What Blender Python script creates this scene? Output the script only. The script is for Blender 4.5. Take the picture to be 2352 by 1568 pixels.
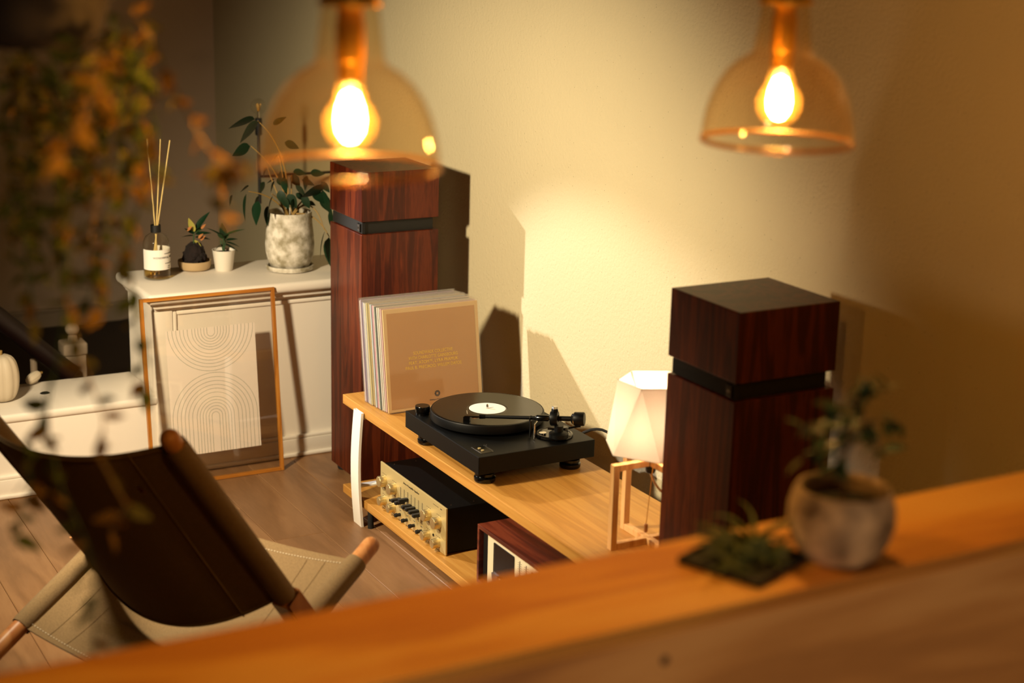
import bpy, bmesh, math, random
from mathutils import Vector, Matrix
random.seed(7)
for o in list(bpy.data.objects): bpy.data.objects.remove(o)
SC = bpy.context.scene
COL = SC.collection
pi = math.pi

# ------------------------------------------------------------------ camera
cam_d = bpy.data.cameras.new('camera'); cam = bpy.data.objects.new('camera', cam_d); COL.objects.link(cam)
cam_d.sensor_width = 36.0; cam_d.lens = 3700.0 / 2352.0 * 36.0
cam_d.clip_start = 0.05; cam_d.clip_end = 60
_m = Matrix(((0.8754318, 0.1048059, -0.4718420), (-0.4827374, 0.2383863, -0.8426960), (0.0241612, 0.9654987, 0.2592847)))
cam.matrix_world = Matrix.Translation((0, 0, 1.8)) @ _m.to_4x4()
cam_d.dof.use_dof = True; cam_d.dof.focus_distance = 4.52; cam_d.dof.aperture_fstop = 2.3
SC.camera = cam
# ------------------------------------------------------------------ view, world
SC.view_settings.view_transform = 'Standard'; SC.view_settings.look = 'None'
SC.view_settings.gamma = 1.0; SC.view_settings.use_curve_mapping = False
SC.view_settings.exposure = 0.0
SC.cycles.use_denoising = True
SC.cycles.max_bounces = 5; SC.cycles.diffuse_bounces = 2; SC.cycles.glossy_bounces = 2; SC.cycles.transparent_max_bounces = 16
SC.cycles.caustics_reflective = False; SC.cycles.caustics_refractive = False
SC.cycles.use_adaptive_sampling = True; SC.cycles.adaptive_threshold = 0.07
SC.cycles.sample_clamp_indirect = 4.0
wd = bpy.data.worlds.new('world'); SC.world = wd; wd.use_nodes = True
bgn = wd.node_tree.nodes['Background']; bgn.inputs[0].default_value = (1.0, 0.72, 0.45, 1); bgn.inputs[1].default_value = 0.004

def lamp(name, loc, watts, col, radius):
    d = bpy.data.lights.new(name, 'POINT'); d.energy = watts; d.color = col; d.shadow_soft_size = radius
    o = bpy.data.objects.new(name, d); COL.objects.link(o); o.location = loc; return o
# reading lamp at the left of the room (soft) and spotlight over the landing (hard), both left of the frame
def spot(name, loc, aim, watts, col, radius, size, blend):
    d = bpy.data.lights.new(name, 'SPOT'); d.energy = watts; d.color = col; d.shadow_soft_size = radius; d.spot_size = math.radians(size); d.spot_blend = blend
    o = bpy.data.objects.new(name, d); COL.objects.link(o); o.location = loc
    o.rotation_euler = (Vector(aim) - Vector(loc)).to_track_quat('-Z', 'Y').to_euler(); return o
# shaded reading lamp at the left of the room (soft edge), aimed at the half wall and bench
L_SOFT = spot('reading_lamp_light', (0.25, 3.50, 1.52), (1.86, 4.15, .40), 270, (1.0, 0.83, 0.55), 0.085, 97, 0.75)
# spotlight over the landing, aimed at the bench
L_HARD = spot('landing_spotlight', (0.88, 5.215, 1.42), (2.24, 3.70, .36), 170, (1.0, 0.95, 0.88), 0.012, 38, 0.55)
# unseen fill light, added low down to brighten the partition front
L_ROOM = lamp('partition_fill_light', (0.35, -0.75, 0.95), 60, (1.0, 0.68, 0.38), 0.12)
PENDANT_STRENGTH = 580.0
PENDANT_COLOR = (1.0, 0.56, 0.16)
TABLE_STRENGTH = 115.0

# ------------------------------------------------------------------ helpers
def lin(h):
    h = h.lstrip('#'); c = [int(h[i:i+2], 16)/255 for i in (0, 2, 4)]
    return tuple((x/12.92 if x <= 0.04045 else ((x+0.055)/1.055)**2.4) for x in c) + (1.0,)
MATS = {}
def _new(name):
    m = bpy.data.materials.new(name); m.use_nodes = True; nt = m.node_tree
    b = nt.nodes['Principled BSDF']; MATS[name] = m
    return m, nt, b
def mat(name, col, rough=0.5, metal=0.0, noise=0.0, nscale=40.0, bump=0.0, bscale=200.0, spec=0.5, coat=0.0, sheen=0.0, col2=None):
    m, nt, b = _new(name); c = lin(col) if isinstance(col, str) else col
    b.inputs['Base Color'].default_value = c
    b.inputs['Roughness'].default_value = rough; b.inputs['Metallic'].default_value = metal
    b.inputs['Specular IOR Level'].default_value = spec; b.inputs['Coat Weight'].default_value = coat
    b.inputs['Sheen Weight'].default_value = sheen
    tc = nt.nodes.new('ShaderNodeTexCoord')
    n = nt.nodes.new('ShaderNodeTexNoise'); n.inputs['Scale'].default_value = nscale; n.inputs['Detail'].default_value = 5
    nt.links.new(tc.outputs['Object'], n.inputs['Vector'])
    mx = nt.nodes.new('ShaderNodeMix'); mx.data_type = 'RGBA'
    k = max(noise, 0.02)
    c2 = lin(col2) if col2 else tuple(max(0, x*(1-k)) for x in c[:3]) + (1,)
    mx.inputs[6].default_value = c; mx.inputs[7].default_value = c2
    mr = nt.nodes.new('ShaderNodeMapRange'); w_ = 0.16 if noise >= 0.5 else 0.5
    mr.inputs[1].default_value = 0.5-w_; mr.inputs[2].default_value = 0.5+w_; nt.links.new(n.outputs['Fac'], mr.inputs[0])
    nt.links.new(mr.outputs[0], mx.inputs[0]); nt.links.new(mx.outputs[2], b.inputs['Base Color'])
    if bump:
        n2 = nt.nodes.new('ShaderNodeTexNoise'); n2.inputs['Scale'].default_value = bscale; n2.inputs['Detail'].default_value = 4
        nt.links.new(tc.outputs['Object'], n2.inputs['Vector'])
        bp = nt.nodes.new('ShaderNodeBump'); bp.inputs['Strength'].default_value = bump; bp.inputs['Distance'].default_value = 0.002
        nt.links.new(n2.outputs['Fac'], bp.inputs['Height']); nt.links.new(bp.outputs[0], b.inputs['Normal'])
    return m
def wood(name, cols, axis='Y', rough=0.45, stretch=14.0, scale=9.0, fine=0.35, rand=True, coat=0.0, bump=0.15, spec=0.5, knots=False):
    """grain runs along axis; cols = dark, mid, light"""
    m, nt, b = _new(name); N = nt.nodes.new; L = nt.links.new
    tc = N('ShaderNodeTexCoord'); mp = N('ShaderNodeMapping')
    sc = {'X': (1/stretch, 1, 1), 'Y': (1, 1/stretch, 1), 'Z': (1, 1, 1/stretch)}[axis]
    mp.inputs['Scale'].default_value = sc
    if rand:
        oi = N('ShaderNodeObjectInfo'); mu = N('ShaderNodeVectorMath'); mu.operation = 'SCALE'
        cb = N('ShaderNodeCombineXYZ')
        for i in range(3): L(oi.outputs['Random'], cb.inputs[i])
        L(cb.outputs[0], mu.inputs[0]); mu.inputs['Scale'].default_value = 13.7
        ad = N('ShaderNodeVectorMath'); ad.operation = 'ADD'
        L(tc.outputs['Object'], ad.inputs[0]); L(mu.outputs[0], ad.inputs[1]); L(ad.outputs[0], mp.inputs['Vector'])
    else: L(tc.outputs['Object'], mp.inputs['Vector'])
    n1 = N('ShaderNodeTexNoise'); n1.inputs['Scale'].default_value = scale; n1.inputs['Detail'].default_value = 4; n1.inputs['Distortion'].default_value = 1.2
    L(mp.outputs[0], n1.inputs['Vector'])
    wv = N('ShaderNodeMath'); wv.operation = 'MULTIPLY'; wv.inputs[1].default_value = 26.0; L(n1.outputs['Fac'], wv.inputs[0])
    sn = N('ShaderNodeMath'); sn.operation = 'SINE'; L(wv.outputs[0], sn.inputs[0])
    s2 = N('ShaderNodeMapRange'); s2.inputs[1].default_value = -1; s2.inputs[2].default_value = 1; L(sn.outputs[0], s2.inputs[0])
    n2 = N('ShaderNodeTexNoise'); n2.inputs['Scale'].default_value = scale*22; n2.inputs['Detail'].default_value = 3
    L(mp.outputs[0], n2.inputs['Vector'])
    mixf = N('ShaderNodeMix'); mixf.inputs[0].default_value = fine; L(s2.outputs[0], mixf.inputs[2]); L(n2.outputs['Fac'], mixf.inputs[3])
    mix2 = N('ShaderNodeMix'); mix2.inputs[0].default_value = 0.5; L(mixf.outputs[0], mix2.inputs[2]); L(n1.outputs['Fac'], mix2.inputs[3])
    cr = N('ShaderNodeValToRGB'); e = cr.color_ramp.elements
    e[0].position = 0.22; e[0].color = lin(cols[0]); e[1].position = 0.78; e[1].color = lin(cols[2])
    x = e.new(0.5); x.color = lin(cols[1]); L(mix2.outputs[0], cr.inputs[0])
    out = cr.outputs[0]
    if knots:
        vo = N('ShaderNodeTexVoronoi'); vo.inputs['Scale'].default_value = 2.6
        L(tc.outputs['Object'], vo.inputs['Vector'])
        kr = N('ShaderNodeMapRange'); kr.inputs[1].default_value = 0.02; kr.inputs[2].default_value = 0.06; L(vo.outputs['Distance'], kr.inputs[0])
        km = N('ShaderNodeMix'); km.data_type = 'RGBA'; km.inputs[6].default_value = tuple(c*0.35 for c in lin(cols[0])[:3]) + (1,)
        L(kr.outputs[0], km.inputs[0]); L(out, km.inputs[7]); out = km.outputs[2]
    L(out, b.inputs['Base Color'])
    b.inputs['Roughness'].default_value = rough; b.inputs['Coat Weight'].default_value = coat; b.inputs['Specular IOR Level'].default_value = spec
    if bump:
        bp = N('ShaderNodeBump'); bp.inputs['Strength'].default_value = bump; bp.inputs['Distance'].default_value = 0.001
        L(mixf.outputs[0], bp.inputs['Height']); L(bp.outputs[0], b.inputs['Normal'])
    return m
def plaster(name, col, bump=0.5, specks=True):
    m, nt, b = _new(name); N = nt.nodes.new; L = nt.links.new
    tc = N('ShaderNodeTexCoord')
    n1 = N('ShaderNodeTexNoise'); n1.inputs['Scale'].default_value = 110; n1.inputs['Detail'].default_value = 6; L(tc.outputs['Object'], n1.inputs['Vector'])
    n2 = N('ShaderNodeTexNoise'); n2.inputs['Scale'].default_value = 2.2; n2.inputs['Detail'].default_value = 3; L(tc.outputs['Object'], n2.inputs['Vector'])
    mx = N('ShaderNodeMix'); mx.data_type = 'RGBA'; c = lin(col)
    mx.inputs[6].default_value = c; mx.inputs[7].default_value = tuple(x*0.9 for x in c[:3]) + (1,); L(n2.outputs['Fac'], mx.inputs[0])
    out = mx.outputs[2]
    if specks:
        vo = N('ShaderNodeTexVoronoi'); vo.inputs['Scale'].default_value = 42; L(tc.outputs['Object'], vo.inputs['Vector'])
        kr = N('ShaderNodeMapRange'); kr.inputs[1].default_value = 0.04; kr.inputs[2].default_value = 0.075; L(vo.outputs['Distance'], kr.inputs[0])
        km = N('ShaderNodeMix'); km.data_type = 'RGBA'; km.inputs[6].default_value = tuple(x*0.55 for x in c[:3]) + (1,)
        L(kr.outputs[0], km.inputs[0]); L(out, km.inputs[7]); out = km.outputs[2]
    L(out, b.inputs['Base Color']); b.inputs['Roughness'].default_value = 0.85; b.inputs['Specular IOR Level'].default_value = 0.25
    bp = N('ShaderNodeBump'); bp.inputs['Strength'].default_value = bump; bp.inputs['Distance'].default_value = 0.003
    L(n1.outputs['Fac'], bp.inputs['Height']); L(bp.outputs[0], b.inputs['Normal'])
    return m
def glass(name, tint, gloss=1.0, rough=0.02, ior=1.45, haze=0.0, hazecol='#ffffff'):
    """thin clear sheet: tinted see-through body with a Fresnel reflection"""
    m = bpy.data.materials.new(name); m.use_nodes = True; nt = m.node_tree; nt.nodes.clear(); MATS[name] = m
    N = nt.nodes.new; L = nt.links.new
    o = N('ShaderNodeOutputMaterial'); t = N('ShaderNodeBsdfTransparent'); t.inputs[0].default_value = lin(tint)
    g = N('ShaderNodeBsdfGlossy'); g.inputs['Roughness'].default_value = rough
    f = N('ShaderNodeLayerWeight'); f.inputs['Blend'].default_value = 0.5
    pw = N('ShaderNodeMath'); pw.operation = 'POWER'; pw.inputs[1].default_value = 4.0; L(f.outputs['Facing'], pw.inputs[0])
    k = N('ShaderNodeMath'); k.operation = 'MULTIPLY_ADD'; k.inputs[1].default_value = 0.75; k.inputs[2].default_value = 0.045*gloss; k.use_clamp = True; L(pw.outputs[0], k.inputs[0])
    mx = N('ShaderNodeMixShader'); L(k.outputs[0], mx.inputs[0]); L(t.outputs[0], mx.inputs[1]); L(g.outputs[0], mx.inputs[2])
    out = mx.outputs[0]
    if haze:
        d = N('ShaderNodeBsdfDiffuse'); d.inputs[0].default_value = lin(hazecol)
        m2 = N('ShaderNodeMixShader'); m2.inputs[0].default_value = haze; L(out, m2.inputs[1]); L(d.outputs[0], m2.inputs[2]); out = m2.outputs[0]
    L(out, o.inputs[0]); return m
def emit(name, col, strength):
    m = bpy.data.materials.new(name); m.use_nodes = True; nt = m.node_tree; nt.nodes.clear(); MATS[name] = m
    o = nt.nodes.new('ShaderNodeOutputMaterial'); e = nt.nodes.new('ShaderNodeEmission')
    e.inputs[0].default_value = tuple(col)[:3] + (1,); e.inputs[1].default_value = strength
    nt.links.new(e.outputs[0], o.inputs[0]); return m
def translucent(name, col, tr=0.5):
    m = bpy.data.materials.new(name); m.use_nodes = True; nt = m.node_tree; nt.nodes.clear(); MATS[name] = m
    N = nt.nodes.new; L = nt.links.new
    o = N('ShaderNodeOutputMaterial'); d = N('ShaderNodeBsdfDiffuse'); t = N('ShaderNodeBsdfTranslucent')
    tc = N('ShaderNodeTexCoord'); n = N('ShaderNodeTexNoise'); n.inputs['Scale'].default_value = 300; L(tc.outputs['Object'], n.inputs['Vector'])
    mx = N('ShaderNodeMix'); mx.data_type = 'RGBA'; c = lin(col); mx.inputs[6].default_value = c; mx.inputs[7].default_value = tuple(x*0.93 for x in c[:3]) + (1,)
    L(n.outputs['Fac'], mx.inputs[0]); L(mx.outputs[2], d.inputs[0]); L(mx.outputs[2], t.inputs[0])
    m2 = N('ShaderNodeMixShader'); m2.inputs[0].default_value = tr; L(d.outputs[0], m2.inputs[1]); L(t.outputs[0], m2.inputs[2])
    L(m2.outputs[0], o.inputs[0]); return m

def box(bm, x0, x1, y0, y1, z0, z1, bev=0.0, seg=2):
    r = bmesh.ops.create_cube(bm, size=1.0); vs = r['verts']
    for v in vs:
        v.co = Vector((x0 + (v.co.x+.5)*(x1-x0), y0 + (v.co.y+.5)*(y1-y0), z0 + (v.co.z+.5)*(z1-z0)))
    if bev:
        es = list({e for v in vs for e in v.link_edges})
        bmesh.ops.bevel(bm, geom=es, offset=bev, segments=seg, affect='EDGES', profile=0.5)
    return bm
def ring_frame(d):
    d = Vector(d).normalized(); a = Vector((0, 0, 1)) if abs(d.z) < 0.9 else Vector((1, 0, 0))
    u = d.cross(a).normalized(); return u, d.cross(u).normalized()
def tube(bm, pts, r, n=10, cap=True, flat=None):
    pts = [Vector(p) for p in pts]; rs = r if isinstance(r, (list, tuple)) else [r]*len(pts)
    rings = []; u = None
    for i, p in enumerate(pts):
        d = (pts[min(i+1, len(pts)-1)] - pts[max(i-1, 0)])
        if d.length < 1e-9: d = Vector((0, 0, 1))
        d.normalize()
        if u is None: u, w = ring_frame(d)
        else:
            u = (u - d*u.dot(d)).normalized(); w = d.cross(u).normalized()
        rings.append([bm.verts.new(p + (u*math.cos(2*pi*k/n) + w*math.sin(2*pi*k/n))*max(rs[i], 1e-5)) for k in range(n)])
    for a, b in zip(rings, rings[1:]):
        for k in range(n): bm.faces.new((a[k], a[(k+1) % n], b[(k+1) % n], b[k]))
    if cap:
        bm.faces.new(list(reversed(rings[0]))); bm.faces.new(rings[-1])
    return bm
def rod(bm, p0, p1, r, n=20, dome=True, r1=None):
    """round bar with domed ends"""
    p0 = Vector(p0); p1 = Vector(p1); r1 = r1 or r; d = (p1-p0).normalized(); pts = []; rs = []
    if dome:
        for k in range(5): a = pi/2*(1-k/4); pts.append(p0 + d*(r - r*math.sin(a))*1.0); rs.append(max(r*math.cos(a), r*.05))
        for k in range(5): a = pi/2*(k/4); pts.append(p1 - d*(r1 - r1*math.sin(a))); rs.append(max(r1*math.cos(a), r1*.05))
    else: pts = [p0, p1]; rs = [r, r1]
    return tube(bm, pts, rs, n)
def lathe(bm, prof, n=40, c=(0, 0, 0), closed=False, axis=None):
    c = Vector(c); rings = []
    M = Matrix.Identity(3) if axis is None else Vector((0, 0, 1)).rotation_difference(Vector(axis)).to_matrix()
    for r, z in prof:
        if r < 1e-6: rings.append([bm.verts.new(c + M @ Vector((0, 0, z)))])
        else: rings.append([bm.verts.new(c + M @ Vector((r*math.cos(2*pi*k/n), r*math.sin(2*pi*k/n), z))) for k in range(n)])
    pr = list(zip(rings, rings[1:]))
    if closed: pr.append((rings[-1], rings[0]))
    for a, b in pr:
        if len(a) == 1 and len(b) == 1: continue
        for k in range(n):
            j = (k+1) % n
            if len(a) == 1: bm.faces.new((a[0], b[j], b[k]))
            elif len(b) == 1: bm.faces.new((a[k], a[j], b[0]))
            else: bm.faces.new((a[k], a[j], b[j], b[k]))
    return bm
def grid_surf(bm, fn, nu, nv):
    V = [[bm.verts.new(fn(i/nu, j/nv)) for j in range(nv+1)] for i in range(nu+1)]
    for i in range(nu):
        for j in range(nv): bm.faces.new((V[i][j], V[i+1][j], V[i+1][j+1], V[i][j+1]))
    return bm
def new(): return bmesh.new()
def obj(name, bm, m, parent=None, smooth=True, loc=None, rot=None, angle=35):
    bmesh.ops.recalc_face_normals(bm, faces=bm.faces)
    me = bpy.data.meshes.new(name); bm.to_mesh(me); bm.free()
    me.materials.append(MATS[m])
    if smooth:
        me.shade_smooth(); me.set_sharp_from_angle(angle=math.radians(angle))
    o = bpy.data.objects.new(name, me); COL.objects.link(o)
    if parent is not None: o.parent = parent
    if loc is not None: o.location = loc
    if rot is not None: o.rotation_euler = rot
    return o
def obj_me(name, me, parent=None, mtx=None):
    o = bpy.data.objects.new(name, me); COL.objects.link(o)
    if parent is not None: o.parent = parent
    if mtx is not None: o.matrix_local = mtx
    return o
def tag(o, label, cat, group=None):
    o['label'] = label; o['category'] = cat
    if group: o['group'] = group
    return o
def thing(name, label, cat, loc=(0, 0, 0), rotz=0.0, group=None):
    o = bpy.data.objects.new(name, None); COL.objects.link(o); o.empty_display_size = 0.05
    o.location = loc; o.rotation_euler = (0, 0, rotz); return tag(o, label, cat, group)
def struct(name, bm, m, parent=None, smooth=True):
    o = obj(name, bm, m, parent, smooth)
    if parent is None: o['kind'] = 'structure'
    return o
def text_mesh(s, size, align='CENTER', shear=0.0, depth=0.0002, bend=None, width=1.0):
    cu = bpy.data.curves.new('lettering', 'FONT'); cu.body = s; cu.size = size; cu.align_x = align; cu.align_y = 'CENTER'
    cu.shear = shear; cu.extrude = depth; cu.resolution_u = 3; cu.space_character = 1.04
    t = bpy.data.objects.new('lettering', cu); COL.objects.link(t)
    dg = bpy.context.evaluated_depsgraph_get(); dg.update()
    me = bpy.data.meshes.new_from_object(t.evaluated_get(dg))
    bpy.data.objects.remove(t); bpy.data.curves.remove(cu)
    for v in me.vertices: v.co.x *= width
    return me
def text(s, size, m, parent, mtx, name='lettering', **k):
    bend = k.pop('bendr', None); me = text_mesh(s, size, **k)
    me.materials.clear(); me.materials.append(MATS[m])
    if bend:
        for v in me.vertices:
            a = v.co.x/bend; rr = bend + v.co.z
            v.co = Vector((rr*math.sin(a), -rr*math.cos(a), v.co.y))
    return obj_me(name, me, parent, mtx)
def basis(o, x, y, z=None):
    """matrix with local x,y axes along given directions"""
    x = Vector(x).normalized(); y = Vector(y).normalized(); z = x.cross(y).normalized()
    return Matrix(((x.x, y.x, z.x, o[0]), (x.y, y.y, z.y, o[1]), (x.z, y.z, z.z, o[2]), (0, 0, 0, 1)))
def leaf_mesh(name, m, L=1.0, W=0.4, droop=0.15, fold=0.12, nu=8, tip=1.6):
    """leaf along +X, face up; midrib fold and droop"""
    bm = new()
    def fn(u, v):
        w = W/2*math.sin(pi*min(1, u**0.75))**(0.9)*(1-0.25*u)
        s = (v-.5)*2
        return Vector((u*L, s*w, fold*abs(s)*w - droop*L*u*u))
    grid_surf(bm, fn, nu, 4)
    bmesh.ops.remove_doubles(bm, verts=bm.verts, dist=1e-5)
    bmesh.ops.recalc_face_normals(bm, faces=bm.faces)
    me = bpy.data.meshes.new(name); bm.to_mesh(me); bm.free(); me.materials.append(MATS[m]); me.shade_smooth(); return me
def leaf_mtx(base, tip, roll=0.0, W=1.0):
    base = Vector(base); d = Vector(tip) - base; L = d.length; x = d.normalized()
    up = Vector((0, 0, 1)) if abs(x.z) < 0.95 else Vector((0, -1, 0))
    y = up.cross(x).normalized(); z = x.cross(y)
    R = Matrix.Rotation(roll, 3, x); y = R @ y; z = R @ z
    s = L
    return Matrix(((x.x*s, y.x*s*W, z.x*s, base.x), (x.y*s, y.y*s*W, z.y*s, base.y), (x.z*s, y.z*s*W, z.z*s, base.z), (0, 0, 0, 1)))
def bez(p0, p1, p2, n=8):
    p0, p1, p2 = Vector(p0), Vector(p1), Vector(p2)
    return [p0*(1-t)**2 + p1*2*t*(1-t) + p2*t*t for t in [i/n for i in range(n+1)]]

# ------------------------------------------------------------------ materials
plaster('wall_plaster', '#d8c9a4', 0.8)
plaster('back_plaster', '#a39678', 0.3, False)
plaster('stair_plaster', '#cdb49c', 0.2, False)
mat('ceiling_paint', '#4a3a2a', 0.9)
mat('white_paint', '#f4eadc', 0.55, noise=0.05, nscale=3, bump=0.08, bscale=60)
mat('dark_panel', '#22150f', 0.6, noise=0.3)
wood('oak_floor', ('#735234', '#876241', '#96704c'), 'Y', rough=0.42, stretch=7, scale=6.0, fine=0.55, knots=True, spec=0.4)
mat('floor_bed', '#b89468', 0.8, noise=0.2)
wood('oak_shelf', ('#9e6c2e', '#b5803a', '#c39148'), 'Y', rough=0.42, stretch=30, scale=26.0, fine=0.6, spec=0.35)
wood('walnut_red', ('#280b05', '#4a1a0b', '#6f2f14'), 'Z', rough=0.36, stretch=14, scale=22, fine=0.6, coat=0.0, bump=0.06, spec=0.3)
wood('walnut_case', ('#2e0f0a', '#5b2415', '#7d3a22'), 'Y', rough=0.35, stretch=11, scale=12, fine=0.45, coat=0.15, bump=0.08)
wood('ash_light', ('#b87f45', '#d29a5c', '#e3b57a'), 'Z', rough=0.45, stretch=12, scale=16, fine=0.4)
wood('frame_oak', ('#9a5d1c', '#b87428', '#c98a3a'), 'Z', rough=0.4, stretch=12, scale=22, fine=0.5)
wood('beech_rod', ('#a8683a', '#bd7f4c', '#cc935e'), 'Z', rough=0.4, stretch=12, scale=12, fine=0.3)
wood('partition_ply', ('#cf8638', '#eba84a', '#f2b85e'), 'X', rough=0.35, stretch=7, scale=4.5, fine=0.2, spec=0.5)
wood('partition_face', ('#8f633a', '#b98a56', '#cba06c'), 'X', rough=0.55, stretch=6, scale=4.0, fine=0.2, knots=True)
wood('ply_dark', ('#6a4a2a', '#8a6238', '#9a7448'), 'X', rough=0.6, stretch=20, scale=12)
mat('black_satin', '#050505', 0.45, noise=0.1, spec=0.2)
mat('black_matte', '#0b0908', 0.6, noise=0.1)
mat('black_gloss', '#060606', 0.18)
mat('rubber', '#0c0b0b', 0.75)
mat('grille_cloth', '#130e0a', 0.9, noise=0.6, nscale=500, bump=0.6, bscale=700, col2='#0c0907')
mat('vinyl', '#050505', 0.22, bump=0.0)
mat('paper_white', '#f2ece2', 0.7)
mat('chrome', '#d0ccc4', 0.18, 1.0)
mat('steel_dark', '#3a3836', 0.3, 1.0)
mat('gold_plate', '#cdb77e', 0.5, 0.5, noise=0.06, nscale=8, bump=0.02, bscale=900)
mat('gold_knob', '#dfca94', 0.33, 0.85, noise=0.05)
mat('brass', '#d9a23e', 0.42, 0.85)
mat('print_dark', '#2a2018', 0.7)
mat('print_gold', '#f7cc2c', 0.4, spec=0.3)
mat('print_grey', '#7d7a66', 0.8)
mat('white_metal', '#efe8dc', 0.4)
mat('cover_tan', '#e2c08a', 0.6, noise=0.04)
mat('cover_print', '#c8965a', 0.6, noise=0.22, nscale=5, col2='#b98446')
mat('canvas', '#9c8058', 0.95, noise=0.4, nscale=420, bump=0.7, bscale=520, sheen=0.1, col2='#5a452c')
mat('thread', '#d9cbb0', 0.8)
mat('tag_cloth', '#f2d6c8', 0.8)
mat('tag_red', '#7d2b22', 0.8)
mat('terracotta_dark', '#1c120d', 0.8, noise=0.3)
mat('soil', '#150c07', 0.95, noise=0.5, bump=1.0, bscale=150)
mat('moss_ball', '#1d0f0b', 0.95, noise=0.5, bump=1.0, bscale=120)
mat('ceramic_white', '#ece4d6', 0.4)
mat('dish_tan', '#b79c74', 0.5)
mat('stone_pot', '#e6ded0', 0.85, noise=0.8, nscale=34, bump=0.8, bscale=90, col2='#998f76')
mat('clay_pot', '#cdb294', 0.85, noise=0.6, nscale=17, bump=0.4, bscale=120, col2='#4a3626')
mat('leaf_deep', '#12301a', 0.42, noise=0.3, nscale=30)
mat('leaf_mid', '#2c4a22', 0.6, noise=0.3, nscale=30)
mat('leaf_olive', '#4d4a22', 0.65, noise=0.35, nscale=30)
translucent('vine_green', '#56602c', 0.4)
translucent('vine_pendant_lit', '#c09440', 0.4)  # orange pendant light on one strand, painted into its leaf colour
translucent('vine_olive', '#66602e', 0.4)
translucent('vine_amber', '#80602c', 0.4)
mat('leaf_amber', '#8a6a2c', 0.65, noise=0.35, nscale=30)
mat('leaf_air', '#5f6838', 0.7, noise=0.3)
mat('flower_pink', '#b8574a', 0.6, noise=0.4, col2='#c79a4a')
mat('leaf_yellow', '#a8a04a', 0.5)
mat('stem_tan', '#9a7a3e', 0.6, noise=0.2)
mat('bark', '#5f4830', 0.8, noise=0.3)
mat('reed', '#dcc07c', 0.7)
mat('gourd_skin', '#d8c8ae', 0.55, noise=0.15, nscale=6)
mat('newel_paint', '#a8937c', 0.6)
mat('rail_wood', '#1c0b08', 0.45)
mat('cord_cloth', '#7a4a22', 0.8, noise=0.5, nscale=600, col2='#d9b27a')
mat('pendant_cord', '#8a4a1e', 0.7)
mat('cream_plate', '#d8c9a8', 0.45)
mat('window_black', '#0a0707', 0.25)
mat('bronze_lip', '#5d6468', 0.35, 0.6)
mat('art_paper', '#fbeee2', 0.75)
mat('art_line', '#8a9484', 0.8)
mat('tray_slate', '#15100c', 0.7, noise=0.3)
glass('clear_glass', '#fbfaf6', 0.8)
glass('frame_glass', '#faf8f4', 1.9, 0.01)
glass('amber_glass', '#fdf1d8', 1.7, 0.05, haze=0.0035, hazecol='#f0b050')
glass('amber_lip', '#e6bc72', 3.0, 0.25, haze=0.018, hazecol='#f4bc60')
glass('sleeve_film', '#f6f3ee', 1.2, 0.08, haze=0.05)
glass('oil', '#efdca6', 0.4)
glass('bulb_glass', '#fff0d0', 0.6, 0.05, haze=0.014, hazecol='#ffe0a0')
emit('pendant_glow', PENDANT_COLOR, PENDANT_STRENGTH)
emit('table_glow', (1.0, 0.76, 0.47), TABLE_STRENGTH)
translucent('lamp_cloth', '#f3ddce', 0.12)

# ================================================================== setting
FLOORY = 4.85
fb = new(); box(fb, -3.0, 2.35, -2.2, 5.17, -0.14, -0.012)
floor = struct('floor', fb, 'floor_bed', smooth=False)
# oak planks, joints placed as in the photo for the boards in view
PW = 0.1545; pm = {}
def plank_mesh(L):
    k = round(L, 3)
    if k not in pm:
        b = new(); box(b, -PW/2+.0006, PW/2-.0006, -L/2+.0005, L/2-.0005, -.012, 0.0, .0016, 1)
        bmesh.ops.recalc_face_normals(b, faces=b.faces)
        me = bpy.data.meshes.new('plank'); b.to_mesh(me); b.free(); me.materials.append(MATS['oak_floor']); pm[k] = me
    return pm[k]
cuts = {0: [3.775], 2: [4.165, 2.9], 1: [3.1], 3: [4.45, 2.95], 5: [3.72], 7: [3.9, 2.8]}
xr = 1.862 + PW*3
i = 0
while xr > -1.1:
    col = i - 3
    ys = sorted([1.6, FLOORY] + cuts.get(col+1, [2.2 + ((i*0.77) % 1.0)*1.2, 3.6 + ((i*0.53) % 1.0)*0.9]))
    x1 = min(xr, 2.35)
    for y0, y1 in zip(ys, ys[1:]):
        me = plank_mesh(y1-y0); p = obj_me('plank', me, floor); p.location = (xr-PW/2, (y0+y1)/2, 0)
    xr -= PW; i += 1

YF = 7.0
b = new(); box(b, 2.36, 2.50, -2.2, YF, -0.1, 2.75); struct('wall_right', b, 'wall_plaster', smooth=False)
b = new(); box(b, -3.0, 2.50, YF, YF+.1, -0.1, 2.75); struct('wall_back', b, 'stair_plaster', smooth=False)
b = new(); box(b, -3.0, 2.36, 5.17, YF, -.14, -.03); struct('floor_landing', b, 'dark_panel', smooth=False)
b = new(); box(b, -3.0, 2.36, YF-.018, YF, -.03, 0.035, .003); box(b, -3.0, 2.36, YF-.022, YF, 0.035, 0.055, .006); struct('baseboard_far', b, 'newel_paint', smooth=False)
b = new(); box(b, -3.1, 2.50, -2.3, YF+.1, 2.75, 2.85); struct('ceiling', b, 'ceiling_paint', smooth=False)
b = new(); box(b, -3.1, -3.0, -2.2, YF+.1, -0.14, 2.75); struct('wall_left', b, 'dark_panel', smooth=False)
b = new(); box(b, -3.1, 2.50, -2.3, -2.2, 0, 2.75); struct('wall_behind', b, 'dark_panel', smooth=False)

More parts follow.
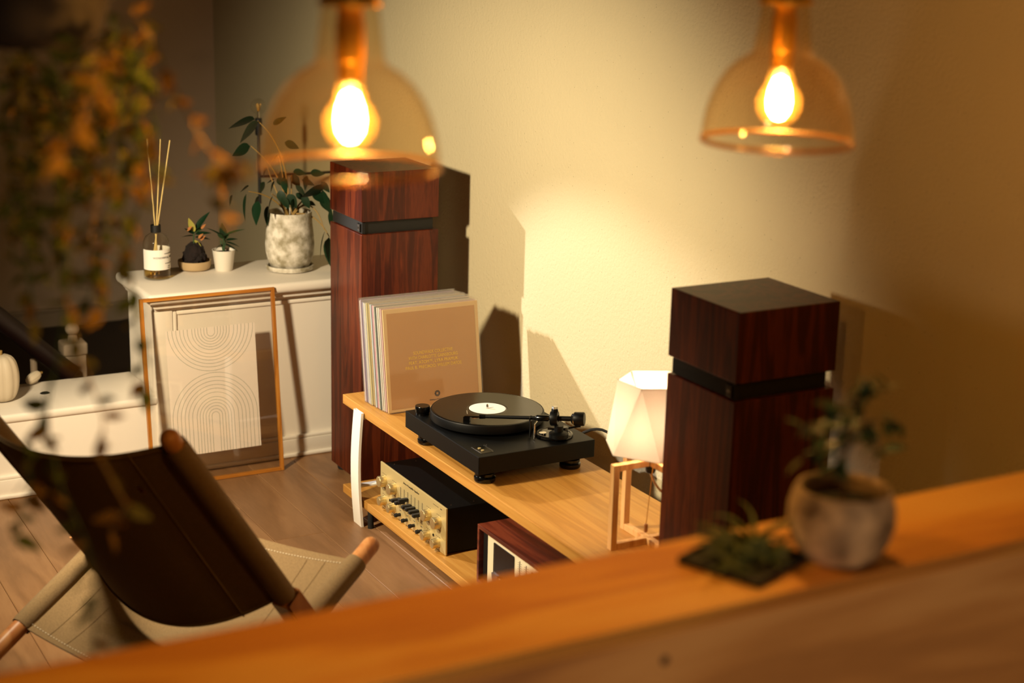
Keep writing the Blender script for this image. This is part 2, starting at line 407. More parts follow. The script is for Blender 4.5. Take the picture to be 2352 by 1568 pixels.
# low wall with ledge (left) and tall half wall with cap (right)
b = new(); box(b, -3.0, 1.428, 4.853, 5.17, 0.0, 0.240, .003); lw = struct('wall_low', b, 'white_paint', smooth=False)
b = new(); box(b, -3.0, 1.428, 4.846, 5.172, 0.238, 0.266, .010, 3); obj('ledge', b, 'white_paint', lw)
b = new(); box(b, 1.428, 2.36, 4.856, 5.179, 0.0, 0.577, .004); hw = struct('wall_half', b, 'white_paint', smooth=False)
b = new(); box(b, 1.388, 2.36, 4.800, 5.179, 0.576, 0.610, .014, 4); obj('cap', b, 'white_paint', hw)
b = new(); box(b, 1.412, 2.36, 4.826, 5.179, 0.556, 0.577, .006, 2); box(b, 1.42, 2.36, 4.843, 5.179, 0.546, 0.557, .003); obj('moulding', b, 'white_paint', hw)
b = new(); box(b, 1.418, 1.478, 4.846, 4.90, 0.08, 0.545, .004); obj('pilaster', b, 'white_paint', hw)
b = new(); box(b, 1.478, 1.492, 4.849, 4.87, 0.09, 0.54, .004); box(b, 1.492, 2.36, 4.849, 4.87, 0.528, 0.542, .004); obj('panel_bead', b, 'white_paint', hw)
b = new(); box(b, -3.0, 2.36, 4.838, 4.86, 0, 0.060, .002); box(b, -3.0, 2.36, 4.842, 4.86, 0.060, 0.072, .004, 3); box(b, -3.0, 2.36, 4.828, 4.86, 0, 0.014, .005, 3)
struct('baseboard_back', b, 'white_paint')

# stair newel, baluster and rail behind the ledge
t = thing('newel_post', 'white painted newel post with round ball finial behind the low ledge', 'newel post', (1.316, 5.5, -.03))
b = new(); box(b, -.036, .036, -.036, .036, 0, .290, .004); obj('post', b, 'newel_paint', t)
b = new(); box(b, -.043, .043, -.043, .043, .285, .332, .010, 3); obj('post_cap', b, 'newel_paint', t)
b = new(); lathe(b, [(0, .33), (.018, .33), (.015, .35)] + [(.0245*math.cos(a), .375+.0245*math.sin(a)) for a in [(-60+k*15)*pi/180 for k in range(10)]] + [(0, .3995)], 24); obj('finial', b, 'newel_paint', t)
b = new()
dr = Vector((1.27-0.86, 0, 0.20-0.60)).normalized()
tube(b, [Vector((0.70, 5.42, 0.775)), Vector((1.285, 5.42, 0.205))], 0.034, 14)
tag(obj('handrail', b, 'rail_wood'), 'dark wooden stair handrail sloping down to the white newel post', 'handrail')
for k, (bx_, lab) in enumerate(((1.178, 'pale thin stair baluster left of the newel post, nearer to it'), (1.02, 'pale thin stair baluster behind the ribbed gourd'))):
    b = new(); tube(b, [(bx_, 5.5, -.03), (bx_, 5.5, 0.25 if k == 0 else .40)], .012, 10); tag(obj('baluster', b, 'newel_paint'), lab, 'baluster', 'stair balusters')

# ================================================================== media shelf
sh = thing('media_bench', 'long oak two-tier media bench with white metal legs along the plaster wall', 'media bench', (1.835, 4.318, 0))
LY = -(4.318-2.812)
b = new(); box(b, 0, .360, LY, 0, .341, .370, .002); obj('top_board', b, 'oak_shelf', sh, smooth=False)
b = new(); box(b, 0, .360, LY, 0, .056, .082, .002); obj('lower_board', b, 'oak_shelf', sh, smooth=False)
for y in (-.137, LY+.055):
    for s in (0, 1):
        b = new(); px = -.007 if s == 0 else .367
        grid = [(z, -.010*math.sin(pi*(z)/.357)*(1 if s == 0 else -1)) for z in [i*.357/12 for i in range(13)]]
        th = .004
        for (z0, d0), (z1, d1) in zip(grid, grid[1:]):
            vs = [bm_v for bm_v in (b.verts.new((px+d-th+2*th*q, y-.028+.056*w, z)) for z, d in ((z0, d0), (z1, d1)) for w in (0, 1) for q in (0, 1))]
            # indices: (z,w,q)
            f = lambda i, w, q: vs[i*4+w*2+q]
            b.faces.new((f(0,0,0), f(0,1,0), f(1,1,0), f(1,0,0))); b.faces.new((f(0,0,1), f(0,1,1), f(1,1,1), f(1,0,1)))
            b.faces.new((f(0,0,0), f(0,0,1), f(1,0,1), f(1,0,0))); b.faces.new((f(0,1,0), f(0,1,1), f(1,1,1), f(1,1,0)))
        bmesh.ops.remove_doubles(b, verts=b.verts, dist=1e-6)
        obj('leg', b, 'white_metal', sh)
    b = new(); box(b, -.004, .364, y-.012, y+.012, .120, .126, .001); obj('cross_bar', b, 'white_metal', sh)
    b = new(); box(b, -.004, .364, y-.02, y+.02, .334, .341, .001); obj('bracket', b, 'white_metal', sh)
    for fx in (.012, .35):
        b = new(); tube(b, [(fx, y-.045, 0), (fx, y-.045, .056)], .009, 12); obj('foot', b, 'rubber', sh)

# ================================================================== speakers
def speaker(x, y, label):
    t = thing('tower_speaker', label, 'speaker', (x, y, 0), 0, 'tower speakers beside the media bench')
    W, D = .248, .262
    b = new(); box(b, 0, D, 0, W, .022, .827, .002); obj('lower_cabinet', b, 'walnut_red', t, smooth=False)
    b = new(); box(b, 0, D, 0, W, .866, 1.018, .002); obj('upper_cabinet', b, 'walnut_red', t, smooth=False)
    b = new(); box(b, .014, D-.014, .014, W-.014, .825, .868); obj('grille_band', b, 'black_matte', t, smooth=False)
    b = new(); box(b, .004, .016, .006, W-.012, .829, .864, .002); obj('front_grille', b, 'grille_cloth', t, smooth=False)
    b = new(); box(b, .0, .005, .012, .034, .833, .860, .0015); bd = obj('badge', b, 'steel_dark', t, smooth=False); bd['label'] = 'small square metal badge'
    b = new(); box(b, -.0006, .0002, .015, .031, .836, .857); obj('badge_field', b, 'print_dark', bd, smooth=False)
    text('JBL', .0085, 'chrome', bd, basis((-.0009, .023, .8465), (0, -1, 0), (0, 0, 1)))
    for sx in (.03, D-.03):
        for sy in (.03, W-.03):
            b = new(); lathe(b, [(0, 0), (.016, 0), (.019, .004), (.019, .022), (0, .022)], 16, (sx, sy, 0)); obj('foot', b, 'rubber', t)
    return t
speaker(1.952, 4.442, 'dark red walnut tower speaker behind the record sleeves, below the larger pendant lamp')
speaker(1.957, 2.548, 'near-black walnut tower speaker standing between table lamp and potted tree')

# ================================================================== record sleeves
GL = 'record sleeves leaning in a row on the media bench'
spines = ['#c9bfae', '#b6a4b8', '#8d86a8', '#d8d3c8', '#c7c9cf', '#d9cfa0', '#cdbb78', '#e0a85a', '#b9cdd6', '#d796ae', '#e9e4dc', '#2c4a44', '#eae3d6', '#dcd6ca', '#d9b0b4']
names = ['clear-wrapped beige', 'dusty lilac', 'slate violet', 'off-white', 'pale silver grey', 'straw yellow', 'mustard', 'orange', 'pale blue', 'rose pink', 'bright white', 'dark green', 'cream white', 'light stone', 'faded pink']
for i, c in enumerate(spines): mat('spine_%02d' % i, c, 0.55, noise=0.25, nscale=25)
lean = math.atan2(.048, .305)
NS = len(spines)
ordn = ['last', 'second', 'third', 'fourth', 'fifth', 'sixth', 'seventh', 'eighth', 'ninth', 'tenth', 'eleventh', 'twelfth', 'thirteenth', 'fourteenth', 'fifteenth']
def sleeve(i, y, x, m, label, hgt=.306, wid=.312, th=.0045, ln=lean):
    t = thing('record_sleeve', label, 'record sleeve', (x, y, .3705), 0, GL); t.rotation_euler = (-ln, 0, 0)
    b = new(); box(b, .003, wid, -th/2, th/2, .003, hgt, .0008, 1); obj('cover', b, m, t, smooth=False)
    b = new()
    f = .0016 + th/2
    for s in (-1, 1): grid_surf(b, lambda u, v: Vector((u*(wid+.003), s*(f-.001*(v > .97)), v*(hgt+.007))), 4, 6)
    o = obj('outer_sleeve', b, 'sleeve_film', t); o['label'] = 'clear plastic outer sleeve'
    return t
for k in range(NS):
    y = 4.214 - k*0.0091
    sleeve(k, y, 1.862 + random.uniform(-.003, .004) + k*.0006, 'spine_%02d' % k,
           'record sleeve with %s spine, %s' % (names[k], 'farthest back, next to the speaker' if k == 0 else '%s counted from the tower speaker' % ordn[k]),
           .306 + random.uniform(-.003, .003), .312, random.choice([.004, .005, .0055]), lean + (k-NS/2)*.0012)
t = sleeve(99, 4.0735, 1.872, 'cover_tan', 'tan record sleeve with gold lettering at the front of the row', .306, .312, .004, lean)
b = new(); box(b, .014, .300, -.0026, -.0019, .012, .293); pr = obj('cover_print', b, 'cover_print', t, smooth=False)
cx = .157
for j, (s, w) in enumerate((('SOUNDWALK COLLECTIVE', .128), ('WITH CHARLOTTE GAINSBOURG', .160), ('FEAT. ATOM™, LYRA PRAMUK', .160), ('PAUL B. PRECIADO, WILLEM DAFOE', .182))):
    me = text_mesh(s, .0135); xs = [v.co.x for v in me.vertices]; k = w/(max(xs)-min(xs)); bpy.data.meshes.remove(me)
    text(s, .0135, 'print_gold', pr, basis((cx, -.0030, .170-j*.0142), (1, 0, 0), (0, 0, 1)), width=k)
b = new()
for k in range(10):
    a = 2*pi*k/10
    vs = [b.verts.new((cx+.006+r*math.cos(a+d), -.0030, .044+r*math.sin(a+d))) for r, d in ((.0035, -.2), (.0035, .2), (.0095, .26), (.0095, -.26))]; b.faces.new(vs)
lathe(b, [(.0048, 0), (.0062, 0)], 20, (cx+.006, -.0030, .044), axis=(0, -1, 0)); obj('emblem', b, 'print_dark', pr, smooth=False)
text('Analogue Foundation', .0058, 'print_dark', pr, basis((cx+.006, -.0030, .027), (1, 0, 0), (0, 0, 1)))

# ================================================================== turntable
TX, TY, TZ = 1.822, 3.411, .370
tt = thing('turntable', 'black turntable with straight tonearm on the oak media bench', 'turntable', (TX, TY, TZ))
b = new(); box(b, 0, .346, 0, .436, .037, .085, .0016); obj('plinth', b, 'black_satin', tt, smooth=False)
for fx, fy in ((.045, .05), (.045, .386), (.302, .05), (.302, .386)):
    b = new(); lathe(b, [(0, 0), (.026, 0), (.0285, .004), (.0285, .012), (.024, .015), (.0265, .018), (.0265, .024), (.02, .027), (.02, .037), (0, .037)], 32, (fx, fy, 0)); obj('foot', b, 'black_gloss', tt)
PC = (1.990-TX, 3.682-TY)
b = new(); lathe(b, [(0, .086), (.140, .086), (.140, .090), (.1535, .091), (.155, .093), (.155, .113), (.1535, .1155), (.151, .1155), (.150, .1145), (0, .1145)], 96, (PC[0], PC[1], 0)); obj('platter', b, 'black_satin', tt)
b = new(); lathe(b, [(0, .114), (.0035, .114), (.0035, .124), (.0022, .128), (0, .1295)], 16, (PC[0], PC[1], 0)); obj('spindle', b, 'chrome', tt)
kx, ky = 1.851-TX, 3.799-TY
b = new(); lathe(b, [(0, .085), (.019, .085), (.019, .092), (.0205, .093), (.0205, .108), (.0195, .1095), (0, .1095)], 40, (kx, ky, 0)); kn = obj('power_knob', b, 'black_gloss', tt)
# start/stop panel
b = new(); box(b, .020, .054, .024, .078, .0849, .0858, .0004); pn = obj('control_panel', b, 'black_gloss', tt, smooth=False)
for lx in (.0195, .0542):
    b = new(); box(b, lx, lx+.0009, .024, .078, .0858, .0862); obj('panel_line', b, 'chrome', pn, smooth=False)
for yy in (.062, .044):
    b = new(); lathe(b, [(0, .0858), (.0042, .0858), (.0042, .0872), (0, .0874)], 20, (.034, yy, 0)); obj('button', b, 'gold_plate', pn)
b = new(); lathe(b, [(.0035, 0), (.0045, 0), (.0045, .0004), (.0035, .0004)], 20, (.062, .082, .0852), closed=True)
for k in range(9): box(b, .0588, .0602, .075-k*.0048, .0772-k*.0048, .0852, .0854)
obj('emblem', b, 'chrome', tt, smooth=False)
# tonearm
BX, BY = 2.087-TX, 3.488-TY
PV = Vector((2.066-TX, 3.452-TY, .515-TZ)); HD = Vector((1.893-TX, 3.606-TY, .499-TZ))
b = new(); lathe(b, [(0, .085), (.050, .085), (.0515, .087), (.0505, .0905), (.046, .093), (.044, .093), (.043, .0915), (0, .0915)], 56, (BX, BY, 0)); obj('arm_base', b, 'black_gloss', tt)
ta = bpy.data.objects.new('tonearm', None); 
ad = (PV-HD).normalized(); sd = Vector((0, 0, 1)).cross(ad).normalized()
b = new(); tube(b, [HD + ad*.040, HD + ad*.085, PV - ad*.03, PV], [.0042, .0045, .0050, .0052], 14); arm = obj('tonearm', b, 'black_satin', tt)
b = new(); tube(b, [PV - ad*.050, PV - ad*.046, PV - ad*.018, PV - ad*.014], [.006, .0085, .0085, .007], 18); obj('arm_collar', b, 'black_gloss', arm)
b = new(); tube(b, [PV + ad*.006, PV + ad*.052], .0068, 16); obj('arm_stub', b, 'black_satin', arm)
b = new(); tube(b, [PV + ad*.044, PV + ad*.047, PV + ad*.052], [.008, .013, .0155], 28); tube(b, [PV + ad*.053, PV + ad*.055, PV + ad*.078, PV + ad*.080], [.0172, .0182, .0182, .0168], 32); cw = obj('counterweight', b, 'black_satin', arm)
b = new(); tube(b, [PV + ad*.0515, PV + ad*.0532], [.0165, .0165], 32); obj('weight_ring', b, 'chrome', cw)
b = new()
hs = HD
for s0, s1, w0, w1 in ((-.010, .034, .0085, .0085),):
    c0 = HD + ad*s0; c1 = HD + ad*s1
    z = Vector((0, 0, .0035))
    vs = [b.verts.new(c + sd*w*k + z*q) for c, w in ((c0, w0), (c1, w1)) for k in (-1, 1) for q in (0, 1)]
    for f in ((0,1,3,2), (4,5,7,6), (0,1,5,4), (2,3,7,6), (0,2,6,4), (1,3,7,5)): b.faces.new([vs[i] for i in f])
tube(b, [HD + ad*.03, HD + ad*.046], [.006, .0055], 14); obj('headshell', b, 'black_gloss', arm)
b = new(); c0 = HD - Vector((0, 0, .009)) - ad*.004
vs = [b.verts.new(c0 + ad*a*.009 + sd*k*.0075 + Vector((0, 0, q*.011))) for a in (-1, 1) for k in (-1, 1) for q in (-.3, .9)]
for f in ((0,1,3,2), (4,5,7,6), (0,1,5,4), (2,3,7,6), (0,2,6,4), (1,3,7,5)): b.faces.new([vs[i] for i in f])
obj('cartridge', b, 'black_gloss', arm, smooth=False)
b = new(); p = HD + Vector((0, 0, .002))
tube(b, [p - ad*.006 + sd*.008, p - ad*.009 + sd*.018, p - ad*.012 + sd*.026 + Vector((0, 0, .006))], .0012, 8); obj('finger_lift', b, 'chrome', arm)
for k, c in enumerate((-.0045, -.0015, .0015, .0045)):
    b = new(); q = HD + ad*.010 + sd*c - Vector((0, 0, .002)); tube(b, [q, q + ad*.008 - Vector((0, 0, .002)), q + ad*.020 + Vector((0, 0, .001))], .0008, 6); obj('lead_wire', b, 'chrome' if k % 2 else 'flower_pink', arm)
# pivot housing
b = new(); lathe(b, [(0, .0915), (.024, .0915), (.026, .094), (.026, .104), (.020, .108), (.012, .110), (.012, .125), (0, .125)], 36, (PV.x+.012, PV.y-.004, 0)); obj('arm_pillar', b, 'black_satin', tt)
b = new(); lathe(b, [(.010, -.010), (.0185, -.010), (.0195, -.008), (.0195, .008), (.0185, .010), (.010, .010)], 32, PV, closed=True, axis=ad); 
tube(b, [PV - sd*.019, PV + sd*.019], .004, 12)
box(b, PV.x-.007, PV.x+.007, PV.y-.007, PV.y+.007, PV.z+.016, PV.z+.026, .002); obj('gimbal', b, 'black_satin', tt)
b = new(); box(b, PV.x-.006, PV.x+.006, PV.y-.006, PV.y+.006, PV.z+.026, PV.z+.033, .001); obj('anti_skate_dial', b, 'chrome', tt, smooth=False)
# arm rest and cueing
ar = PV - ad*.064
b = new(); tube(b, [(ar.x, ar.y, .088), (ar.x, ar.y, ar.z-.008)], .0035, 10); tube(b, [Vector((ar.x, ar.y, ar.z-.008)) - sd*.009 + Vector((0, 0, .012)), Vector((ar.x, ar.y, ar.z-.008)) - sd*.007, Vector((ar.x, ar.y, ar.z-.008)) + sd*.007, Vector((ar.x, ar.y, ar.z-.008)) + sd*.009 + Vector((0, 0, .012))], .0022, 8); obj('arm_rest', b, 'black_gloss', tt)
b = new(); q = PV - ad*.05 - sd*.012; tube(b, [(q.x, q.y, .088), (q.x, q.y, PV.z-.016)], .003, 10); tube(b, [(q.x-.01, q.y-.012, PV.z-.014), (q.x+.012, q.y+.010, PV.z-.014)], .002, 8); obj('cue_lift', b, 'chrome', tt)
b = new(); lathe(b, [(0, .0915), (.013, .0915), (.013, .111), (.0115, .113), (0, .113)], 28, (BX+.016, BY-.022, 0)); obj('cue_post', b, 'black_gloss', tt)
b = new(); q0 = Vector((BX+.016, BY-.022, .106)); tube(b, [q0, q0 + Vector((.030, -.006, .004)), q0 + Vector((.046, -.010, .006))], [.0028, .0028, .0038], 10); obj('cue_lever', b, 'black_satin', tt)
b = new(); tube(b, bez(q0 + Vector((-.012, .004, -.004)), q0 + Vector((-.024, .004, .004)), q0 + Vector((-.040, .014, .004)), 6), [.004]*7, 8); obj('lock_clip', b, 'steel_dark', tt)
b = new(); lathe(b, [(0, .0915), (.010, .0915), (.010, .096), (0, .097)], 20, (BX-.032, BY+.004, 0)); obj('height_screw', b, 'chrome', tt)
# record
r = thing('vinyl_record', 'black vinyl record with plain white label on the turntable platter', 'record', (1.990, 3.682, TZ+.1147))
prof = [(.0036, 0), (.0036, .0018), (.051, .0018), (.0535, .0012)]
rr = .056
while rr < .1460:
    prof += [(rr, .0018), (rr+.0011, .00165)]; rr += .0022
prof += [(.1475, .0018), (.1495, .0014), (.1505, .0008), (.1495, .0)]
b = new(); lathe(b, prof, 128, closed=True); obj('disc', b, 'vinyl', r, angle=20)
b = new(); lathe(b, [(.0036, .0019), (.0500, .0019), (.0500, .0021), (.0036, .0021)], 64, closed=True); obj('paper_label', b, 'paper_white', r)

# ================================================================== amplifier
AX = 1.862
am = thing('preamplifier', 'champagne gold faced preamplifier with sliders and round knobs on the lower shelf', 'preamplifier', (AX, 3.668, .082))
AW, AH = .431, .139
b = new(); box(b, 0, .005, 0, AW, .002, AH, .0008); obj('faceplate', b, 'gold_plate', am, smooth=False)
b = new(); box(b, .005, .285, .006, AW-.006, .006, AH-.004, .0015); cb = obj('chassis', b, 'black_satin', am, smooth=False)
for k in range(8):
    b = new(); lathe(b, [(0, 0), (.0016, 0), (.0012, .001), (0, .001)], 8, (.03 + (k % 4)*.07, .03 + (k//4)*.37, AH-.004)); obj('screw', b, 'chrome', cb)
for fx in (.04, .25):
    for fy in (.05, AW-.05):
        b = new(); lathe(b, [(0, 0), (.012, 0), (.012, .006), (0, .006)], 14, (fx, fy, 0)); obj('foot', b, 'rubber', am)
knobs = [(.402, .087, .0168), (.334, .086, .0168), (.401, .027, .0138), (.338, .026, .0138), (.107, .085, .0168), (.044, .084, .0168), (.110, .024, .0138), (.047, .023, .0138)]
for y, z, rr in knobs:
    b = new(); lathe(b, [(0, 0), (rr*1.05, 0), (rr*1.05, .0025), (rr, .003), (rr, .018), (rr*.9, .0205), (rr*.55, .0212), (0, .0215)], 40, (0, y, z), axis=(-1, 0, 0)); k_ = obj('knob', b, 'gold_knob', am)
    b = new(); box(b, -.0206, -.003, y-.0006, y+.0006, z+rr-.0006, z+rr+.0003); obj('pointer', b, 'print_dark', k_, smooth=False)
    b = new()
    for q in range(5): box(b, -.0003, .0001, y-.010+q*.0042, y-.0075+q*.0042, z-rr-.006, z-rr-.0045)
    for q in range(3): box(b, -.0003, .0001, y-.012+q*.010, y-.006+q*.010, z+rr+.004, z+rr+.005)
    obj('marking', b, 'print_dark', am, smooth=False)
sl = [.045, .052, .045, .045, .045, .045, .045]
lev = [.045, .046, .070, .052, .054, .053, .050]
for k in range(7):
    y = .290 - k*(.290-.149)/6
    b = new(); box(b, -.0003, .001, y-.0011, y+.0011, .040, .105); obj('slot', b, 'print_dark', am, smooth=False)
    b = new()
    for q in range(13):
        for s in (-1, 1): box(b, -.0003, .0001, y+s*.0062-.0022, y+s*.0062+.0022, .044+q*.0048, .0448+q*.0048)
    box(b, -.0003, .0001, y-.003, y+.003, .034, .0355)
    obj('scale_marks', b, 'print_grey', am, smooth=False)
    z = .040 + lev[k]*.62
    b = new(); box(b, -.030, -.001, y-.0058, y+.0058, z-.005, z+.005, .0015); obj('slider', b, 'black_matte', am, smooth=False)
for k in range(4):
    y = .293 - k*(.293-.152)/3; z = .020
    b = new(); lathe(b, [(0, 0), (.0052, 0), (.0052, .010), (.0068, .011), (.0060, .018), (0, .018)], 6, (0, y, z), axis=(-1, 0, 0)); obj('switch', b, 'black_matte', am, smooth=False)
    b = new(); box(b, -.0003, .0001, y-.006, y+.006, z+.012, z+.0132); obj('marking', b, 'print_dark', am, smooth=False)
for y, z in ((.364, .040), (.076, .036)):
    b = new(); lathe(b, [(0, 0), (.0042, 0), (.0042, .0012), (.0030, .0012), (.0030, .0004), (0, .0004)], 18, (0, y, z), axis=(-1, 0, 0)); obj('jack', b, 'black_gloss', am)
text('Stereo Preamplifier Equalizer', .0085, 'print_dark', am, basis((-.0004, .222, .1245), (0, -1, 0), (0, 0, 1)), shear=.4)
b = new()
for k in range(8): box(b, -.0003, .0001, .077-k*.0042, .0795-k*.0042, .126, .1275)
box(b, -.0003, .0001, .026, .036, .1255, .128); obj('marking', b, 'print_dark', am, smooth=False)

# ================================================================== wooden-cased deck
rc = thing('tape_deck', 'walnut cased hi-fi deck with cream front panel and black window on the lower shelf', 'hi-fi deck', (1.860, 3.482, .082))
RW, RH, RD = .440, .163, .285
b = new(); box(b, 0, RD, -RW, 0, RH-.011, RH, .0012); obj('case_top', b, 'walnut_case', rc, smooth=False)
b = new(); box(b, 0, RD, -RW, 0, 0, .010, .0012); obj('case_bottom', b, 'walnut_case', rc, smooth=False)
for y in (-.010, -RW):
    b = new(); box(b, 0, RD, y, y+.010, .010, RH-.011, .0008); obj('case_side', b, 'walnut_case', rc, smooth=False)
b = new(); box(b, .014, RD-.004, -RW+.010, -.010, .010, RH-.011); obj('inner_chassis', b, 'black_matte', rc, smooth=False)
b = new(); box(b, .008, .0145, -RW+.012, -.044, .012, RH-.013, .001); fp = obj('front_panel', b, 'cream_plate', rc, smooth=False)
b = new(); box(b, .0072, .0090, -.188, -.079, .052, RH-.024, .003); obj('cassette_window', b, 'window_black', rc, smooth=False)
b = new(); lathe(b, [(.028, -.002), (.058, -.002), (.058, .006), (.028, .006)], 40, (.009, -.134, .055), closed=True, axis=(-1, 0, 0)); 
for v in list(b.verts):
    if v.co.z > .0555: v.co.z = .0555
obj('window_lip', b, 'bronze_lip', rc)
for k, y in enumerate((-.215, -.248)):
    b = new(); box(b, .0072, .0081, y-.0013, y+.0013, .045, RH-.026); obj('slot', b, 'print_dark', rc, smooth=False)
    b = new()
    for q in range(16):
        for s in (-1, 1): box(b, .0076, .0081, y+s*.007-.0028, y+s*.007+.0028, .048+q*.0055, .0489+q*.0055)
    obj('scale_marks', b, 'print_dark', rc, smooth=False)
    b = new(); box(b, -.020, .008, y-.008, y+.008, .068, .079, .003); obj('slider', b, 'bronze_lip', rc, smooth=False)
b = new(); box(b, .0074, .0082, -.42, -.275, .05, RH-.03, .002); obj('meter_window', b, 'window_black', rc, smooth=False)

# ================================================================== table lamp
tl = thing('table_lamp', 'lit table lamp with faceted white fabric shade on crossed wooden frame', 'lamp', (2.015, 2.925, .370))
def bar(bm, p0, p1, w, h):
    p0, p1 = Vector(p0), Vector(p1)
    if abs(p0.z-p1.z) > .05: box(bm, p0.x-w/2, p0.x+w/2, p0.y-w/2, p0.y+w/2, p0.z, p1.z, .001)
    else: box(bm, min(p0.x, p1.x)-(w/2 if p0.x == p1.x else 0), max(p0.x, p1.x)+(w/2 if p0.x == p1.x else 0), min(p0.y, p1.y)-(w/2 if p0.y == p1.y else 0), max(p0.y, p1.y)+(w/2 if p0.y == p1.y else 0), p0.z-h/2, p0.z+h/2, .001)
A = .098; w = .016
for sx, sy in ((-A, 0), (A, 0), (0, A), (0, -A)):
    b = new(); bar(b, (sx, sy, 0), (sx, sy, .208), w, w); obj('leg', b, 'ash_light', tl, smooth=False)
for z, nm in ((.008, 'base_bar'), (.200, 'top_bar')):
    b = new(); bar(b, (-A+w/2, 0, z), (A-w/2, 0, z), w, .0155); obj(nm, b, 'ash_light', tl, smooth=False)
    b = new(); bar(b, (0, -A+w/2, z+.0004), (0, A-w/2, z+.0004), w, .0158); obj(nm, b, 'ash_light', tl, smooth=False)
b = new(); lathe(b, [(0, .175), (.010, .175), (.012, .18), (.012, .225), (.017, .23), (.017, .262), (0, .262)], 24); obj('socket', b, 'black_matte', tl)
b = new(); lathe(b, [(0, .262), (.012, .262), (.014, .272), (.021, .285), (.026, .300), (.025, .315), (.016, .328), (0, .332)], 24); obj('bulb', b, 'table_glow', tl)
zb, zt = .236, .398
B = [Vector((.113*math.cos(math.radians(186+60*k)), .113*math.sin(math.radians(186+60*k)), zb)) for k in range(6)]
T = [Vector((.086*math.cos(math.radians(216+60*k)), .086*math.sin(math.radians(216+60*k)), zt)) for k in range(6)]
sdw = bpy.data.objects.new('shade', None); COL.objects.link(sdw); sdw.parent = tl
for k in range(6):
    for tri in ((B[k], B[(k+1) % 6], T[k]), (T[k], T[(k+1) % 6], B[(k+1) % 6])):
        b = new(); c = sum(tri, Vector())/3; n = Vector((c.x, c.y, 0)).normalized()*.0007
        vo = [b.verts.new(p) for p in tri]; b.faces.new(vo)
        obj('shade_panel', b, 'lamp_cloth', sdw, smooth=False)
b = new()
for P in (B, T):
    for k in range(6): tube(b, [P[k], P[(k+1) % 6]], .0012, 6)
obj('shade_rim', b, 'ceramic_white', sdw)
b = new()
for k in (0, 2, 4): tube(b, [(0, 0, .262), B[k]*.4 + Vector((0, 0, .16)), T[k]], .0012, 6)
obj('shade_carrier', b, 'chrome', tl)
ch = new(); c0 = Vector((-.012, -.030, .228))
cpts = [c0 + Vector((-.0003*k, 0, -.0036*k)) for k in range(47)]
for p in cpts: bmesh.ops.create_icosphere(ch, subdivisions=1, radius=.0016, matrix=Matrix.Translation(p))
tube(ch, [cpts[0], cpts[-1]], .0004, 5); pc = obj('pull_chain', ch, 'brass', tl)
b = new(); e = cpts[-1]; lathe(b, [(0, -.020), (.004, -.020), (.0045, -.017), (.0045, -.002), (.003, 0), (0, 0)], 16, e); obj('chain_pull', b, 'beech_rod', pc)
b = new(); tube(b, bez((0, 0, .176), (.02, .0, .10), (.150, -.03, .06), 12), .0030, 8); obj('power_cord', b, 'cord_cloth', tl)
# cable loop behind the turntable
b = new(); pts = bez((2.184, 3.52, .43), (2.26, 3.48, .495), (2.27, 3.40, .37), 10); tube(b, pts, .004, 8); tag(obj('audio_cable', b, 'rubber'), 'black cable looping down behind the turntable', 'cable')

# ================================================================== framed print
FA = math.atan2(.068, .600)
pf = thing('picture_frame', 'thin oak picture frame with floating line-arch print leaning on the white half wall', 'picture frame', (1.358, 4.724, .001)); pf.rotation_euler = (-FA, 0, 0)
FW, FH, ft, fd = .442, .606, .0105, .016
wood('frame_oak_h', ('#9a5d1c', '#b87428', '#c98a3a'), 'X', rough=0.4, stretch=12, scale=22, fine=0.5)
for x0 in (0, FW-ft):
    b = new(); box(b, x0, x0+ft, 0, fd, 0, FH, .0008); obj('stile', b, 'frame_oak', pf, smooth=False)
for z0, nm in ((0, 'bottom_rail'), (FH-ft, 'top_rail')):
    b = new(); box(b, ft, FW-ft, .0002, fd-.0002, z0, z0+ft, .0008); obj(nm, b, 'frame_oak_h', pf, smooth=False)
for yy in (.0045,):
    b = new(); b.faces.new([b.verts.new(p) for p in ((ft-.002, yy, ft-.002), (FW-ft+.002, yy, ft-.002), (FW-ft+.002, yy, FH-ft+.002), (ft-.002, yy, FH-ft+.002))]); obj('glass_pane', b, 'frame_glass', pf, smooth=False)
px0, px1, pz0, pz1 = .076, .370, .092, .497
b = new(); box(b, px0, px1, .0070, .0074, pz0, pz1); art = obj('art_print', b, 'art_paper', pf, smooth=False)
pcx = (px0+px1)/2; Rm = (px1-px0)/2*.955
fr = [.09, .16, .23, .30, .37, .44, .545, .635, .72, .81, .90, 1.0]
def ribbon(pts, w=.0011):
    b = new(); L_ = []
    for k, p in enumerate(pts):
        a = pts[max(k-1, 0)]; c = pts[min(k+1, len(pts)-1)]; d = Vector((c[0]-a[0], c[1]-a[1])).normalized(); n = Vector((-d.y, d.x))*w/2
        L_.append((b.verts.new((p[0]+n.x, .0068, p[1]+n.y)), b.verts.new((p[0]-n.x, .0068, p[1]-n.y))))
    for q, r_ in zip(L_, L_[1:]): b.faces.new((q[0], r_[0], r_[1], q[1]))
    return b
for q in fr:
    r_ = q*Rm; c = pz1 - .018*(1-q)
    pts = [(pcx-r_, pz1)] + [(pcx - r_*math.cos(a), c - r_*math.sin(a)) for a in [pi*k/36 for k in range(37)]] + [(pcx+r_, pz1)]
    obj('arch_line', ribbon(pts), 'art_line', art, smooth=False)
for q in fr:
    r_ = q*Rm; c = pz0 + .118
    pts = [(pcx-r_, pz0)] + [(pcx - r_*math.cos(a), c + r_*math.sin(a)) for a in [pi*k/36 for k in range(37)]] + [(pcx+r_, pz0)]
    obj('arch_line', ribbon(pts), 'art_line', art, smooth=False)

